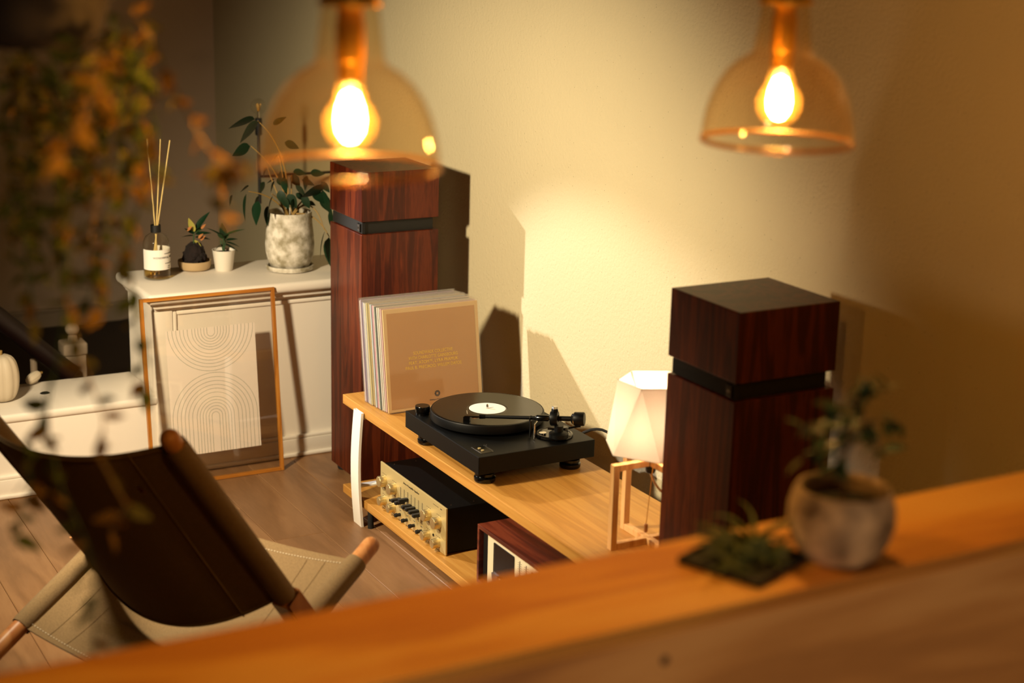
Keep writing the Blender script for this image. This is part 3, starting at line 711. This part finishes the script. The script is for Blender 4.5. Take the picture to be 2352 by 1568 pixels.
# ================================================================== things on the half wall
CZ = .610
rd = thing('reed_diffuser', 'clear glass reed diffuser bottle with white label and three reeds', 'reed diffuser', (1.488, 5.035, CZ))
b = new(); lathe(b, [(0, 0), (.040, 0), (.0428, .003), (.043, .010), (.043, .112), (.041, .126), (.033, .140), (.020, .148), (.0155, .151), (.0150, .184), (.0158, .186), (.0158, .190), (.0135, .190)], 40); obj('bottle', b, 'clear_glass', rd)
b = new(); lathe(b, [(0, .009), (.0405, .009), (.0415, .012), (.0415, .030), (0, .030)], 40); obj('fragrance_oil', b, 'oil', rd)
b = new(); lathe(b, [(.0164, .152), (.0164, .176)], 32); lathe(b, [(.0164, .176), (.0148, .1765)], 32); obj('neck_collar', b, 'black_matte', rd)
b = new()
grid_surf(b, lambda u, v: Vector((.0434*math.sin(-1.55+u*4.4), -.0434*math.cos(-1.55+u*4.4), .034 + v*.066)), 40, 2)
lb = obj('paper_label', b, 'paper_white', rd)
for s, z, sz, a in (('WONDERFUL, MORNING', .074, .0088, .62), ('FRAGRANCE DIFFUSER', .087, .0036, .75), ('NATURAL REED DIFFUSER', .055, .0036, .85), ('120 ML', .045, .0036, .75), ('4 FL OZ', .039, .0036, .75)):
    t_ = text(s, sz, 'print_dark', lb, Matrix.Rotation(a, 4, 'Z') @ Matrix.Translation((0, 0, z)), bendr=.0437)
for tp in ((-.018, .0, .455), (.026, .004, .452), (.054, -.006, .448)):
    k = Vector(tp); b = new(); tube(b, [Vector((-k.x*.35, -k.y, .012)), Vector((k.x*.10, 0, .165)), k], .0021, 8); obj('reed', b, 'reed', rd)

km = thing('moss_ball_plant', 'small flowering moss ball plant in a shallow tan dish', 'plant', (1.638, 5.108, CZ))
b = new(); lathe(b, [(0, 0), (.040, 0), (.050, .006), (.0545, .018), (.0550, .033), (.0525, .033), (.0515, .018), (.046, .008), (0, .007)], 40); obj('dish', b, 'dish_tan', km)
b = new(); bmesh.ops.create_icosphere(b, subdivisions=4, radius=1.0)
for v in b.verts:
    n = v.co.normalized(); k = .9 + .16*math.sin(9*n.x+3)*math.sin(8*n.y)*math.cos(7*n.z) + random.uniform(-.05, .05)
    v.co = Vector((n.x*.043*k, n.y*.043*k, .043 + n.z*.040*k + (.012 if n.z > .6 else 0)))
obj('moss_ball', b, 'moss_ball', km)
LM = {m: leaf_mesh('leaf', m, W=.5) for m in ('leaf_deep', 'leaf_mid', 'leaf_olive', 'leaf_amber', 'leaf_yellow', 'flower_pink')}
LMn = {m: leaf_mesh('leaf', m, W=.26, droop=.25) for m in ('leaf_deep', 'leaf_mid')}
LMs = {m: leaf_mesh('leaf', m, W=.55, droop=.1, nu=4) for m in ('leaf_mid', 'leaf_olive', 'leaf_amber', 'leaf_deep', 'vine_green', 'vine_olive', 'vine_amber', 'vine_pendant_lit')}
b = new(); tube(b, bez((0, 0, .085), (-.004, 0, .115), (.006, 0, .140), 6), .0024, 8); obj('stem', b, 'leaf_mid', km)
for base, tip, m, w in (((.006, 0, .135), (.052, .0, .198), 'leaf_deep', .7), ((0, 0, .125), (-.018, -.01, .183), 'leaf_yellow', .8), ((0, 0, .12), (-.034, -.01, .150), 'leaf_deep', .8),
                        ((0, 0, .115), (-.050, -.01, .122), 'leaf_deep', .6), ((.004, 0, .12), (.058, -.01, .128), 'leaf_deep', .7), ((.004, 0, .11), (.060, .0, .104), 'leaf_deep', .6), ((.004, 0, .125), (.050, .02, .150), 'leaf_mid', .6), ((0, 0, .1), (.02, -.02, .083), 'leaf_yellow', .7)):
    obj_me('leaf', LM[m], km, leaf_mtx(base, tip, 0.5, w))
for c in ((-.020, -.012, .143), (.028, -.010, .146), (.016, -.016, .116), (.024, -.014, .108)):
    fl = obj_me('flower', LM['flower_pink'], km, leaf_mtx(Vector(c) - Vector((.006, 0, .008)), Vector(c) + Vector((.008, -.004, .010)), .4, 1.6))

wp = thing('small_potted_plant', 'small green seedling in a plain white tapered pot', 'plant', (1.725, 5.065, CZ))
b = new(); lathe(b, [(0, 0), (.0265, 0), (.0290, .003), (.0375, .068), (.0385, .070), (.0362, .070), (.0352, .060), (0, .060)], 40); obj('pot', b, 'ceramic_white', wp)
b = new(); lathe(b, [(0, .062), (.02, .0615), (.0352, .060)], 24); obj('soil', b, 'soil', wp)
for p1 in ((0, 0, .115), (.008, 0, .10), (-.006, .01, .10)):
    b = new(); tube(b, [(0, 0, .06), p1], .0026, 8); obj('stem', b, 'leaf_mid', wp)
for base, tip, m, w in (((0, 0, .112), (-.058, 0, .158), 'leaf_deep', .55), ((0, 0, .11), (.006, .02, .160), 'leaf_deep', 1.1), ((0, 0, .105), (-.026, -.02, .135), 'leaf_mid', .9), ((-.01, -.01, .13), (.012, -.015, .085), 'leaf_mid', .9), ((.008, 0, .10), (.052, 0, .107), 'leaf_deep', .8), ((.008, 0, .095), (.056, -.01, .082), 'leaf_deep', .6), ((0, 0, .09), (.050, -.015, .068), 'leaf_deep', .6), ((0, 0, .115), (.085, .02, .140), 'leaf_mid', .3), ((0, 0, .09), (-.036, -.01, .078), 'leaf_deep', .6), ((0, 0, .1), (.03, .02, .13), 'leaf_mid', .7)):
    obj_me('leaf', LM[m], wp, leaf_mtx(base, tip, .3, w))

# large plant in stone pot
bp = thing('potted_fig', 'leafy green plant in a mossy grey stone pot with saucer', 'plant', (1.930, 4.988, CZ))
b = new(); lathe(b, [(0, 0), (.066, 0), (.077, .004), (.0805, .012), (.0790, .019), (.0740, .018), (.0710, .010), (0, .009)], 48); sc_ = obj('saucer', b, 'stone_pot', bp)
b = new(); lathe(b, [(0, .010), (.055, .010), (.064, .016), (.074, .035), (.0805, .065), (.082, .09), (.079, .13), (.0755, .17), (.0745, .196), (.0735, .199), (.0705, .198), (.0700, .175), (0, .175)], 56); obj('pot', b, 'stone_pot', bp)
b = new(); lathe(b, [(0, .182), (.04, .180), (.0705, .174)], 24); obj('soil', b, 'soil', bp)
O = Vector(bp.location)
leaves = [(1.774, .88, 1.751, .794, 4.97), (1.811, .856, 1.789, .779, 4.96), (1.851, .875, 1.817, .811, 4.93), (1.855, .832, 1.839, .766, 4.99), (1.839, 1.107, 1.758, 1.049, 5.02), (1.837, 1.111, 1.734, 1.098, 5.05), (1.816, 1.024, 1.742, 1.002, 5.04),
          (2.017, .754, 1.98, .665, 4.89), (2.035, .729, 2.036, .603, 4.90), (2.022, .886, 2.041, .791, 4.92), (2.059, .814, 2.054, .733, 4.94), (2.027, .894, 1.928, .88, 4.91), (1.873, .891, 1.887, .844, 4.93), (1.99, .84, 2.013, .828, 4.97), (1.896, .932, 1.896, .874, 4.95), (1.794, .90, 1.755, .887, 5.0), (1.737, .874, 1.717, .839, 5.0),
          (1.905, .905, 1.870, .900, 5.06), (1.960, .92, 1.985, .88, 5.04), (1.93, .93, 1.95, .885, 5.07), (2.0, .90, 2.045, .885, 5.05), (1.97, .86, 2.0, .835, 5.03), (1.88, .95, 1.855, .915, 5.06), (2.01, .93, 2.06, .93, 5.0), (1.915, .99, 1.875, .97, 5.04), (1.94, 1.03, 1.99, 1.01, 5.05), (1.90, 1.09, 1.94, 1.12, 5.05), (1.88, .87, 1.90, .83, 4.92), (1.86, .905, 1.835, .87, 5.03), (1.955, .87, 1.975, .825, 4.93), (1.90, .88, 1.925, .83, 4.92), (1.99, .885, 2.03, .84, 4.93), (1.93, .905, 1.965, .87, 4.93), (1.865, .92, 1.84, .885, 4.95), (1.98, .93, 1.96, .885, 4.95), (2.03, .86, 2.07, .80, 4.96), (1.915, .865, 1.90, .82, 4.91), (2.05, .90, 2.075, .86, 5.0), (1.83, .865, 1.80, .82, 5.0), (1.945, .94, 1.99, .935, 4.99), (1.885, .925, 1.91, .895, 4.98)]
for x0, z0, x1, z1, y in leaves:
    base = Vector((x0, y, z0)) - O; tip = Vector((x1, y-.012, z1)) - O
    obj_me('leaf', LM['leaf_deep'], bp, leaf_mtx(base, tip, random.uniform(-.35, .35) + (1.4 if abs(x1-x0) < .03 else 1.0), random.uniform(1.1, 1.35)))
stems = [((0, 0, .18), (-.05, 0, .26), (1.782, 4.97, .887)), ((.0, .0, .18), (-.03, -.01, .24), (1.855, 4.95, .878)), ((.01, 0, .18), (.03, -.02, .25), (2.025, 4.92, .890)), ((.01, .0, .19), (.07, -.04, .27), (2.018, 4.90, .756)), ((0, .01, .18), (-.01, .02, .30), (1.915, 5.04, .99)), ((0, .01, .18), (.02, .03, .40), (1.840, 5.03, 1.108)), ((0, .01, .18), (.0, .03, .32), (1.818, 5.04, 1.025)), ((-.01, 0, .18), (-.04, .02, .27), (1.880, 5.06, .95)), ((.01, .01, .18), (.02, .03, .3), (1.96, 5.04, .92)), ((.01, 0, .18), (.03, -.02, .22), (1.99, 4.97, .84)), ((.02, -.01, .19), (.08, -.04, .2), (2.036, 4.90, .73))]
for a, m_, e in stems:
    b = new(); tube(b, bez(a, m_, Vector(e) - O, 10), [.0034 - .0018*k/10 for k in range(11)], 8); obj('stem', b, 'stem_tan', bp)

# wall sconce with clear globe bulb
ws = thing('wall_lamp', 'unlit black metal wall lamp with clear globe bulb above the stone pot', 'lamp', (2.033, 5.55, .712)); ws.scale = (1.088, 1.088, 1.088)
b = new(); tube(b, [(0, 0, .02), (0, 0, .258)], .0055, 12); obj('rod', b, 'black_matte', ws)
b = new(); lathe(b, [(0, .250), (.010, .250), (.012, .254), (.012, .305), (.0105, .307), (0, .307)], 24); obj('socket', b, 'black_matte', ws)
b = new(); tube(b, [(0, 0, .112), (.295, .0, .112)], .0045, 10); obj('arm', b, 'black_matte', ws)
b = new(); lathe(b, [(0, 0), (.03, 0), (.03, .008), (0, .008)], 28, (.3003, 0, .112), axis=(-1, 0, 0)); obj('wall_plate', b, 'black_matte', ws)
b = new(); lathe(b, [(.010, .307), (.012, .318)] + [(.0265*math.cos(a), .346+.0265*math.sin(a)) for a in [(-62+k*10)*pi/180 for k in range(16)]] + [(0, .3725)], 28); bl = obj('globe_bulb', b, 'clear_glass', ws)
b = new(); tube(b, [(0, 0, .307), (0, 0, .330)], .0035, 10); obj('bulb_stem', b, 'chrome', bl)
for k in range(4):
    a = k*pi/2; b = new(); tube(b, [(.002*math.cos(a), .002*math.sin(a), .330), (.008*math.cos(a), .008*math.sin(a), .354)], .0009, 6); obj('filament', b, 'brass', bl)

# gourds on the low ledge
def gourd(loc, R_, H_, label, rot=(0, 0, 0)):
    t = thing('ribbed_gourd', label, 'gourd', loc, 0, 'ribbed gourds on the ledge'); t.rotation_euler = rot
    b = new(); n = 60; rings = []
    for k in range(17):
        a = -pi/2 + pi*k/16; rr_ = R_*max(.02, math.cos(a)**.55); z = H_/2 + H_/2*math.sin(a)
        rings.append([b.verts.new((rr_*(1+.07*abs(math.cos(5*q*2*pi/n)))*math.cos(2*pi*q/n), rr_*(1+.07*abs(math.cos(5*q*2*pi/n)))*math.sin(2*pi*q/n), z)) for q in range(n)])
    for A_, B_ in zip(rings, rings[1:]):
        for q in range(n): b.faces.new((A_[q], A_[(q+1) % n], B_[(q+1) % n], B_[q]))
    b.faces.new(list(reversed(rings[0]))); b.faces.new(rings[-1]); obj('skin', b, 'gourd_skin', t, angle=60)
    b = new(); tube(b, [(0, 0, H_-.004), (.004, 0, H_+.014)], [.006, .004], 10); obj('stalk', b, 'stem_tan', t)
gourd((.970, 5.005, .266), .052, .150, 'tall pale ribbed gourd standing on the white ledge at the left')
gourd((1.075, 5.125, .282), .016, .062, 'small pale ribbed gourd lying on the ledge behind the tall one', (0, 1.35, .7))
b = new(); lathe(b, [(0, 0), (.012, 0), (.016, .004), (.010, .008), (0, .009)], 16); o = obj('notch_mark', b, 'black_matte', loc=(1.106, 5.025, .266)); o.scale = (1, .6, .8); tag(o, 'small black pebble modelled as a lump on the white ledge', 'notch')  # added lump standing in for a dark notch in the ledge

# ================================================================== lounge chair
F = Vector((.888, .460, 0)); UP = Vector((0, 0, 1)); Wv = Vector((-.312, .594, 0))
CO = Vector((1.05, 3.30, 0))
lc = thing('sling_chair', 'low brown canvas sling chair with round beech rods seen from behind', 'chair', CO)
aT = Vector((.865, 2.874, .801)) - CO; aX = aT + Vector((.390, .211, -.600)); aD = (aX-aT)
aB = aX + aD*.28; adn = aD.normalized()
dF = Vector((1.3655, 3.1333, .36)) - CO; dD = Vector((-.331, -.1716, -.18)); ddn = dD.normalized()
dR = dF + dD*1.86; dTip = dF - ddn*.075
RR = .0205
off = Wv.normalized()*.045
for s, nm in ((0, 0), (1, 1)):
    o_ = Wv*s; o2 = off*(1 if s == 0 else -1)
    b = new(); rod(b, aT - adn*.022 + o_*.94, aB + o_*.94, RR); obj('back_rod', b, 'beech_rod', lc)
    b = new(); rod(b, dTip + o_, dR + o_, RR); obj('seat_rod', b, 'beech_rod', lc)
b = new(); rod(b, aB*.98 + aT*.02 + Vector((0, 0, .02)), aB*.98 + aT*.02 + Wv*.94 + Vector((0, 0, .02)), .013); obj('stretcher', b, 'beech_rod', lc)
b = new(); rod(b, dR - ddn*.06, dR - ddn*.06 + Wv, .013); obj('stretcher', b, 'beech_rod', lc)
# pivot blocks where the rods cross
for s in (0, 1):
    b = new(); c = aT + aD*.845 + Wv*.94*s; u = adn; v = Wv.normalized(); w_ = u.cross(v)
    vs = [b.verts.new(c + u*a*.085 + v*k*.026 + w_*q*.026) for a in (-1, 1) for k in (-1, 1) for q in (-1, 1)]
    for f in ((0,1,3,2), (4,5,7,6), (0,1,5,4), (2,3,7,6), (0,2,6,4), (1,3,7,5)): b.faces.new([vs[i] for i in f])
    bmesh.ops.bevel(b, geom=list(b.edges), offset=.005, segments=2, affect='EDGES'); obj('pivot_block', b, 'beech_rod', lc)
nb = Vector((-.712, -.374, -.594)); Wb = Wv*.94
HEM = .735
def back_pt(u, v, sag0=.100, sag1=.133, lift=0.0):
    """u across A->B, v down the rods"""
    p = aT + aD*(.015 + (HEM-.015)*v) + Wb*u
    sag = (sag0 + (sag1-sag0)*v)
    bulge = (1-(2*u-1)**2)
    low = adn*(.05*bulge*max(0, v-.2)/.8)
    return p + nb*(sag*bulge + RR*1.25*(1-abs(2*u-1))**.3*0 + lift) + low
def sheet(fn, nu, nv, th, nrm):
    b = new(); A_ = [[b.verts.new(fn(i/nu, j/nv)) for j in range(nv+1)] for i in range(nu+1)]
    for i in range(nu):
        for j in range(nv): b.faces.new((A_[i][j], A_[i+1][j], A_[i+1][j+1], A_[i][j+1]))
    bmesh.ops.recalc_face_normals(b, faces=b.faces)
    bmesh.ops.solidify(b, geom=list(b.faces), thickness=th)
    return b
bk = obj('back_sling', sheet(lambda u, v: back_pt(u, v), 40, 24, .0035, nb), 'canvas', lc, angle=60)
for s in (0, 1):
    b = new(); tube(b, [aT + aD*.02 + Wb*s, aT + aD*.05 + Wb*s, aT + aD*(HEM-.02) + Wb*s, aT + aD*HEM + Wb*s], [.0240, .0252, .0252, .0240], 22, cap=False); obj('sleeve', b, 'canvas', bk)
def on_back(pts, r, m, nm): 
    b = new(); tube(b, [back_pt(u, v, lift=.0025) for u, v in pts], r, 6); obj(nm, b, m, bk)
on_back([(.135, k/20) for k in range(21)], .0022, 'canvas', 'seam')
on_back([(.865, k/20) for k in range(21)], .0022, 'canvas', 'seam')
on_back([(k/40, .985) for k in range(41)], .0024, 'canvas', 'hem')
on_back([(k/40, .012) for k in range(41)], .0024, 'canvas', 'hem')
b = new(); p = back_pt(.15, .20, lift=.008); u_ = adn; v_ = Wv.normalized()
vs = [b.verts.new(p + u_*a*.011 + v_*k - nb*0) for a, k in ((-1, 0), (1, 0), (1, .024), (-1, .024))]; b.faces.new(vs); bmesh.ops.solidify(b, geom=list(b.faces), thickness=.0008)
tg = obj('sewn_tag', b, 'tag_cloth', bk, smooth=False); tg['label'] = 'small pink cloth tag'
b = new()
for k in (-.35, .25):
    vs = [b.verts.new(p + nb*.0012 + u_*(k*.011 + a) + v_*q) for a, q in ((-.0028, .006), (.0028, .006), (.0028, .018), (-.0028, .018))]; b.faces.new(vs)
obj('tag_print', b, 'tag_red', tg, smooth=False)
def seat_pt(u, v, lift=0.0):
    p = dF + dD*v*1.08 + Wv*u
    bulge = 1-(2*u-1)**2
    return p - UP*(bulge*(.018 + .050*math.sin(pi*min(1, v))**.7 + .012*v)) + UP*lift
st = obj('seat_sling', sheet(lambda u, v: seat_pt(u, v, .004), 40, 20, .0035, UP), 'canvas', lc, angle=60)
for s in (0, 1):
    b = new(); tube(b, [dF + Wv*s, dF + dD*.04 + Wv*s, dF + dD*1.05 + Wv*s, dF + dD*1.08 + Wv*s], [.0242, .0256, .0256, .0242], 22, cap=False); obj('sleeve', b, 'canvas', st)
def stitch(pts, nm='stitching'):
    b = new()
    for q, r_ in zip(pts[::2], pts[1::2]): tube(b, [seat_pt(*q, .0062), seat_pt(*r_, .0062)], .0009, 5)
    o = obj(nm, b, 'thread', st); o['kind'] = 'stuff'
n = 150
stitch([(k/n, .035) for k in range(n)]); stitch([(k/n, .965) for k in range(n)])
for u0 in (.12, .20, .80, .88):
    b = new(); tube(b, [seat_pt(u0, .04 + k/16*.93, .0046) for k in range(17)], .0010, 5); obj('seam', b, 'canvas', st)

# ================================================================== partition
PT = thing('wooden_partition', 'waist-high partition topped with an orange plywood board in the foreground', 'partition', (.4, 1.49, 0))
b = new(); box(b, -1.9, 1.958, -.097, .096, 1.000, 1.020, .0012); obj('top_board', b, 'partition_ply', PT, smooth=False)
for k in range(4):
    b = new(); box(b, -1.9, 1.958, -.0978, -.0968, 1.0026+k*.0042, 1.0046+k*.0042); obj('ply_layer', b, 'ply_dark', PT, smooth=False)
b = new(); box(b, -1.9, 1.958, -.088, -.070, .0, 1.000); fp_ = obj('front_panel', b, 'partition_face', PT, smooth=False)
b = new(); lathe(b, [(0, 0), (.0062, 0), (.0050, .0008), (0, .0008)], 18, (.599, -.088, .962), axis=(0, -1, 0)); obj('knot', b, 'print_dark', PT)
b = new(); box(b, -1.9, 1.958, .070, .088, .0, 1.000); obj('back_panel', b, 'partition_face', PT, smooth=False)

# potted tree on the partition
pt = thing('potted_tree', 'small leafy tree in a round weathered clay pot on the partition', 'plant', (1.293, 1.452, 1.020))
b = new(); lathe(b, [(0, 0), (.040, 0), (.049, .006), (.061, .026), (.0672, .048), (.0668, .068), (.0620, .086), (.0585, .093), (.0545, .0935), (.0515, .088), (.054, .07), (0, .068)], 56); obj('pot', b, 'clay_pot', pt)
b = new(); lathe(b, [(0, .073), (.03, .072), (.0545, .070)], 24); obj('soil', b, 'soil', pt)
trunk = [(0, 0, .07), (.001, 0, .10), (-.002, 0, .13), (.001, .0, .160), (.003, 0, .19), (.0, 0, .222)]
b = new(); tube(b, trunk, [.0030, .0028, .0025, .0022, .0018, .001], 8); obj('trunk', b, 'bark', pt)
brs = [((.0, 0, .140), (-.04, -.01, .165), (-.085, -.02, .150)), ((0, 0, .15), (-.04, .01, .19), (-.07, .0, .182)), ((0, 0, .145), (.04, .01, .165), (.075, .01, .120)), ((0, 0, .16), (.04, -.01, .19), (.080, -.01, .165)), ((0, 0, .18), (.02, .01, .21), (.060, .0, .215)), ((0, 0, .18), (-.02, -.01, .21), (-.035, 0, .205)), ((0, 0, .20), (.01, 0, .22), (.025, 0, .232)), ((0, 0, .135), (-.02, -.02, .15), (-.055, -.03, .125)), ((0, 0, .15), (.02, .02, .17), (.05, .04, .15))]
rnd = random.Random(3)
for br in brs:
    P = bez(*br, 8); b = new(); tube(b, P, [.0016-.001*k/8 for k in range(9)], 6); bo = obj('branch', b, 'bark', pt)
    for k in range(13):
        q = P[min(8, 2+int(k*.52))]; d = Vector((rnd.uniform(-1, 1), rnd.uniform(-1, 1), rnd.uniform(-.8, .5))).normalized()*rnd.uniform(.020, .034)
        obj_me('leaf', LMs[rnd.choice(['leaf_mid', 'leaf_mid', 'leaf_olive', 'leaf_deep'])], bo, leaf_mtx(q, q + d, rnd.uniform(-1, 1), .9))

# slate tray with air plants
tr = thing('slate_tray', 'dark square tray under the air plants on the partition', 'tray', (1.172, 1.490, 1.020), math.radians(22))
b = new(); box(b, -.060, .060, -.058, .058, 0, .005, .001); obj('tray_base', b, 'tray_slate', tr, smooth=False)
for a in range(4):
    b = new()
    if a < 2: box(b, -.060, .060, (-.058, .0545)[a], (-.0545, .058)[a], .005, .0095, .0008)
    else: box(b, (-.060, .0565)[a-2], (-.0565, .060)[a-2], -.0544, .0544, .005, .0095, .0008)
    obj('tray_rim', b, 'tray_slate', tr, smooth=False)
for (dx, dy, S, nl, lab) in ((-.010, .002, .056, 34, 'bushy air plant on the dark tray, nearest the tray centre'), (.030, .020, .066, 16, 'air plant with long curling leaves at the potted tree side of the tray'), (-.036, -.026, .030, 16, 'small low air plant at the left corner of the tray'), (.026, -.026, .030, 16, 'small air plant at the front edge of the dark tray')):
    ap = thing('air_plant', lab, 'plant', (1.172+dx, 1.490+dy, 1.0255), 0, 'air plants on the tray')
    for k in range(nl):
        a = 2*pi*k/nl + rnd.uniform(-.3, .3); l_ = S*rnd.uniform(.7, 1.25); e = rnd.uniform(.1, .95)
        p1 = Vector((math.cos(a)*l_*.5, math.sin(a)*l_*.5, l_*e*.9)); p2 = Vector((math.cos(a+.5)*l_, math.sin(a+.5)*l_, max(.004, l_*e*rnd.uniform(.2, .9))))
        b = new(); tube(b, bez((0, 0, .004), p1, p2, 7), [.0038, .0038, .0034, .0028, .0021, .0015, .0009, .0004], 6); obj('leaf', b, 'leaf_air', ap)

# ================================================================== pendant lamps
def pendant(x, y, zr, label, yaw=0.0):
    t = thing('pendant_lamp', label, 'lamp', (x, y, zr), yaw, 'pendant lamps over the partition')
    prof = [(.1045, 0), (.1050, .010), (.1040, .022), (.1005, .042), (.0950, .060), (.0860, .080), (.0740, .097), (.0600, .110), (.0470, .117), (.0415, .121), (.0395, .128), (.0365, .155), (.0335, .182), (.0315, .186)]
    inn = [(r_-.0022, z) for r_, z in prof]
    b = new(); lathe(b, prof, 64); obj('glass_shade', b, 'amber_glass', t)
    b = new(); lathe(b, [(.1045+.0024*math.cos(a), .0005+.0036*math.sin(a)) for a in [2*pi*k/10 for k in range(10)]], 64, closed=True); obj('glass_lip', b, 'amber_lip', t)
    b = new(); lathe(b, [(0, .100), (.0135, .100), (.0145, .104), (.0145, .122), (.0165, .124), (.0165, .168), (.0145, .172), (.0145, .190), (0, .190)], 28); obj('socket', b, 'brass', t)
    b = new(); lathe(b, [(0, .1865), (.036, .1865), (.037, .190), (.034, .196), (.012, .202), (0, .203)], 32); obj('top_cap', b, 'brass', t)
    b = new(); lathe(b, [(0, .030), (.007, .032), (.0140, .042), (.0160, .055), (.0140, .070), (.0085, .085), (0, .089)], 14); obj('glowing_core', b, 'pendant_glow', t)
    b = new(); lathe(b, [(0, .0215)] + [(.0305*math.cos(a), .052+.0305*math.sin(a)) for a in [(-75+k*14)*pi/180 for k in range(10)]] + [(.0165, .088), (.0135, .100)], 28); obj('bulb_glass', b, 'bulb_glass', t)
    b = new(); tube(b, [(0, 0, .20), (0, 0, 2.745-zr)], .0042, 10); obj('cord', b, 'pendant_cord', t)
    return t
pendant(.745, 1.728, 1.503, 'larger looking amber glass pendant lamp hanging at the left, before the far speaker')
pendant(1.403, 1.770, 1.498, 'amber glass pendant lamp hanging at the right, against the plaster wall')

# ================================================================== hanging plant
CM = Matrix(((0.8754318, -0.1048059, 0.4718420), (-0.4827374, -0.2383863, 0.8426960), (0.0241612, -0.9654987, -0.2592847)))
def at(u, v, depth): return Vector((0, 0, 1.8)) + CM @ (Vector(((u-1176)/3700, (v-784)/3700, 1))*depth)
HP = at(70, -40, 1.92)
hp = thing('hanging_plant', 'trailing vine plant hanging from a dark pot at the left foreground', 'plant', HP)
b = new(); lathe(b, [(0, -.075), (.060, -.075), (.080, -.060), (.098, .0), (.105, .06), (.112, .07), (.106, .07), (.098, .055), (0, .05)], 40); obj('pot', b, 'terracotta_dark', hp)
for k in range(3):
    a = 2*pi*k/3+.4; b = new(); tube(b, [(.108*math.cos(a), .108*math.sin(a), .06), (0, 0, .45)], .002, 6); obj('hanger_cord', b, 'bark', hp)
b = new(); tube(b, [(0, 0, .45), (0, 0, 2.748-HP.z)], .003, 6); obj('hanger_cord', b, 'bark', hp)
vines = [
 ([(300, 20), (350, 90), (390, 180), (440, 280), (500, 380), (512, 470), (515, 520)], 1.80, 'a'), ([(500, 380), (535, 376), (575, 370)], 1.66, 'a'),
 ([(220, 110), (222, 200), (190, 270), (150, 330), (130, 385)], 1.55, 'o'), ([(290, 60), (330, 160), (320, 300), (330, 420), (300, 560)], 1.86, 'm'),
 ([(250, 120), (280, 250), (270, 400), (240, 560), (200, 700)], 1.9, 'm'), ([(100, 150), (90, 300), (60, 450), (60, 600), (80, 750)], 1.95, 'm'),
 ([(40, 160), (30, 320), (20, 500), (30, 600)], 1.95, 'd'), ([(160, 180), (140, 400), (160, 560), (150, 700), (130, 830), (105, 950), (100, 1020)], 1.85, 'm'),
 ([(280, 480), (300, 640), (320, 780), (338, 905)], 1.9, 'm'), ([(150, 680), (190, 830), (238, 960), (235, 1060), (290, 1160), (250, 1230)], 1.8, 'a'),
 ([(105, 900), (112, 1000), (140, 1120), (200, 1250), (222, 1380), (215, 1480), (220, 1560)], 1.8, 'm'), ([(180, 250), (225, 450), (200, 600), (235, 720)], 1.92, 'a'),
 ([(350, 60), (305, 200), (315, 350), (300, 430)], 1.84, 'm'), ([(20, 130), (120, 250), (60, 380), (90, 520)], 1.95, 'm'), ([(120, 140), (180, 350), (130, 520), (170, 650)], 1.9, 'd'),
 ([(60, 1000), (70, 1110), (45, 1180), (30, 1240)], 1.85, 'm'), ([(250, 40), (300, 130), (360, 300), (350, 420)], 1.88, 'm'), ([(140, 60), (200, 160), (230, 300), (250, 420)], 1.93, 'm')]
for poly, dep, kind in vines:
    pts = [at(u, v, dep + .04*math.sin(i_*1.7)) - HP for i_, (u, v) in enumerate(poly)]
    fine = []
    for q0, q1 in zip(pts, pts[1:]):
        for k in range(4): fine.append(q0.lerp(q1, k/4))
    fine.append(pts[-1])
    b = new(); tube(b, fine, .0012, 5); vo = obj('vine', b, 'stem_tan' if kind in 'ao' else 'leaf_mid', hp)
    L_ = sum((q1-q0).length for q0, q1 in zip(fine, fine[1:])); nl = max(6, min(19, int(L_/.013)))
    for k in range(nl):
        f_ = (k+.5)/nl*(len(fine)-1); q = fine[int(f_)].lerp(fine[min(int(f_)+1, len(fine)-1)], f_-int(f_))
        d = Vector((rnd.uniform(-1, 1), rnd.uniform(-1, 1), rnd.uniform(-1, .4))).normalized()*rnd.uniform(.022, .036)
        m = {'a': ['vine_amber', 'vine_amber', 'vine_olive'], 'm': ['vine_green', 'vine_olive', 'vine_amber', 'vine_green'], 'd': ['vine_green', 'vine_olive'], 'o': ['vine_pendant_lit']}[kind]
        obj_me('leaf', LMs[rnd.choice(m)], vo, leaf_mtx(q, q + d, rnd.uniform(-1, 1), 1.1))

# dense small foliage behind the single vines: too many tiny leaves to pick apart
for mname, cnt, sd_ in (('vine_green', 130, 1), ('vine_olive', 150, 2), ('vine_amber', 70, 3)):
    r2 = random.Random(sd_); b = new()
    for k in range(cnt):
        u = r2.betavariate(1.3, 1.9)*400; v = 90 + r2.betavariate(1.2, 1.9)*640
        if u > 330 - max(0, v-350)*.35: continue
        q = at(u, v, r2.uniform(1.86, 2.02)) - HP
        d = Vector((r2.uniform(-1, 1), r2.uniform(-1, 1), r2.uniform(-1, .3))).normalized()*r2.uniform(.018, .032)
        n_ = d.cross(Vector((r2.uniform(-1, 1), r2.uniform(-1, 1), r2.uniform(-1, 1)))).normalized()*d.length*.26
        vs = [b.verts.new(q), b.verts.new(q + d*.4 + n_), b.verts.new(q + d), b.verts.new(q + d*.4 - n_)]; b.faces.new(vs)
    fo = obj('foliage', b, mname, hp, smooth=False); fo['kind'] = 'stuff'
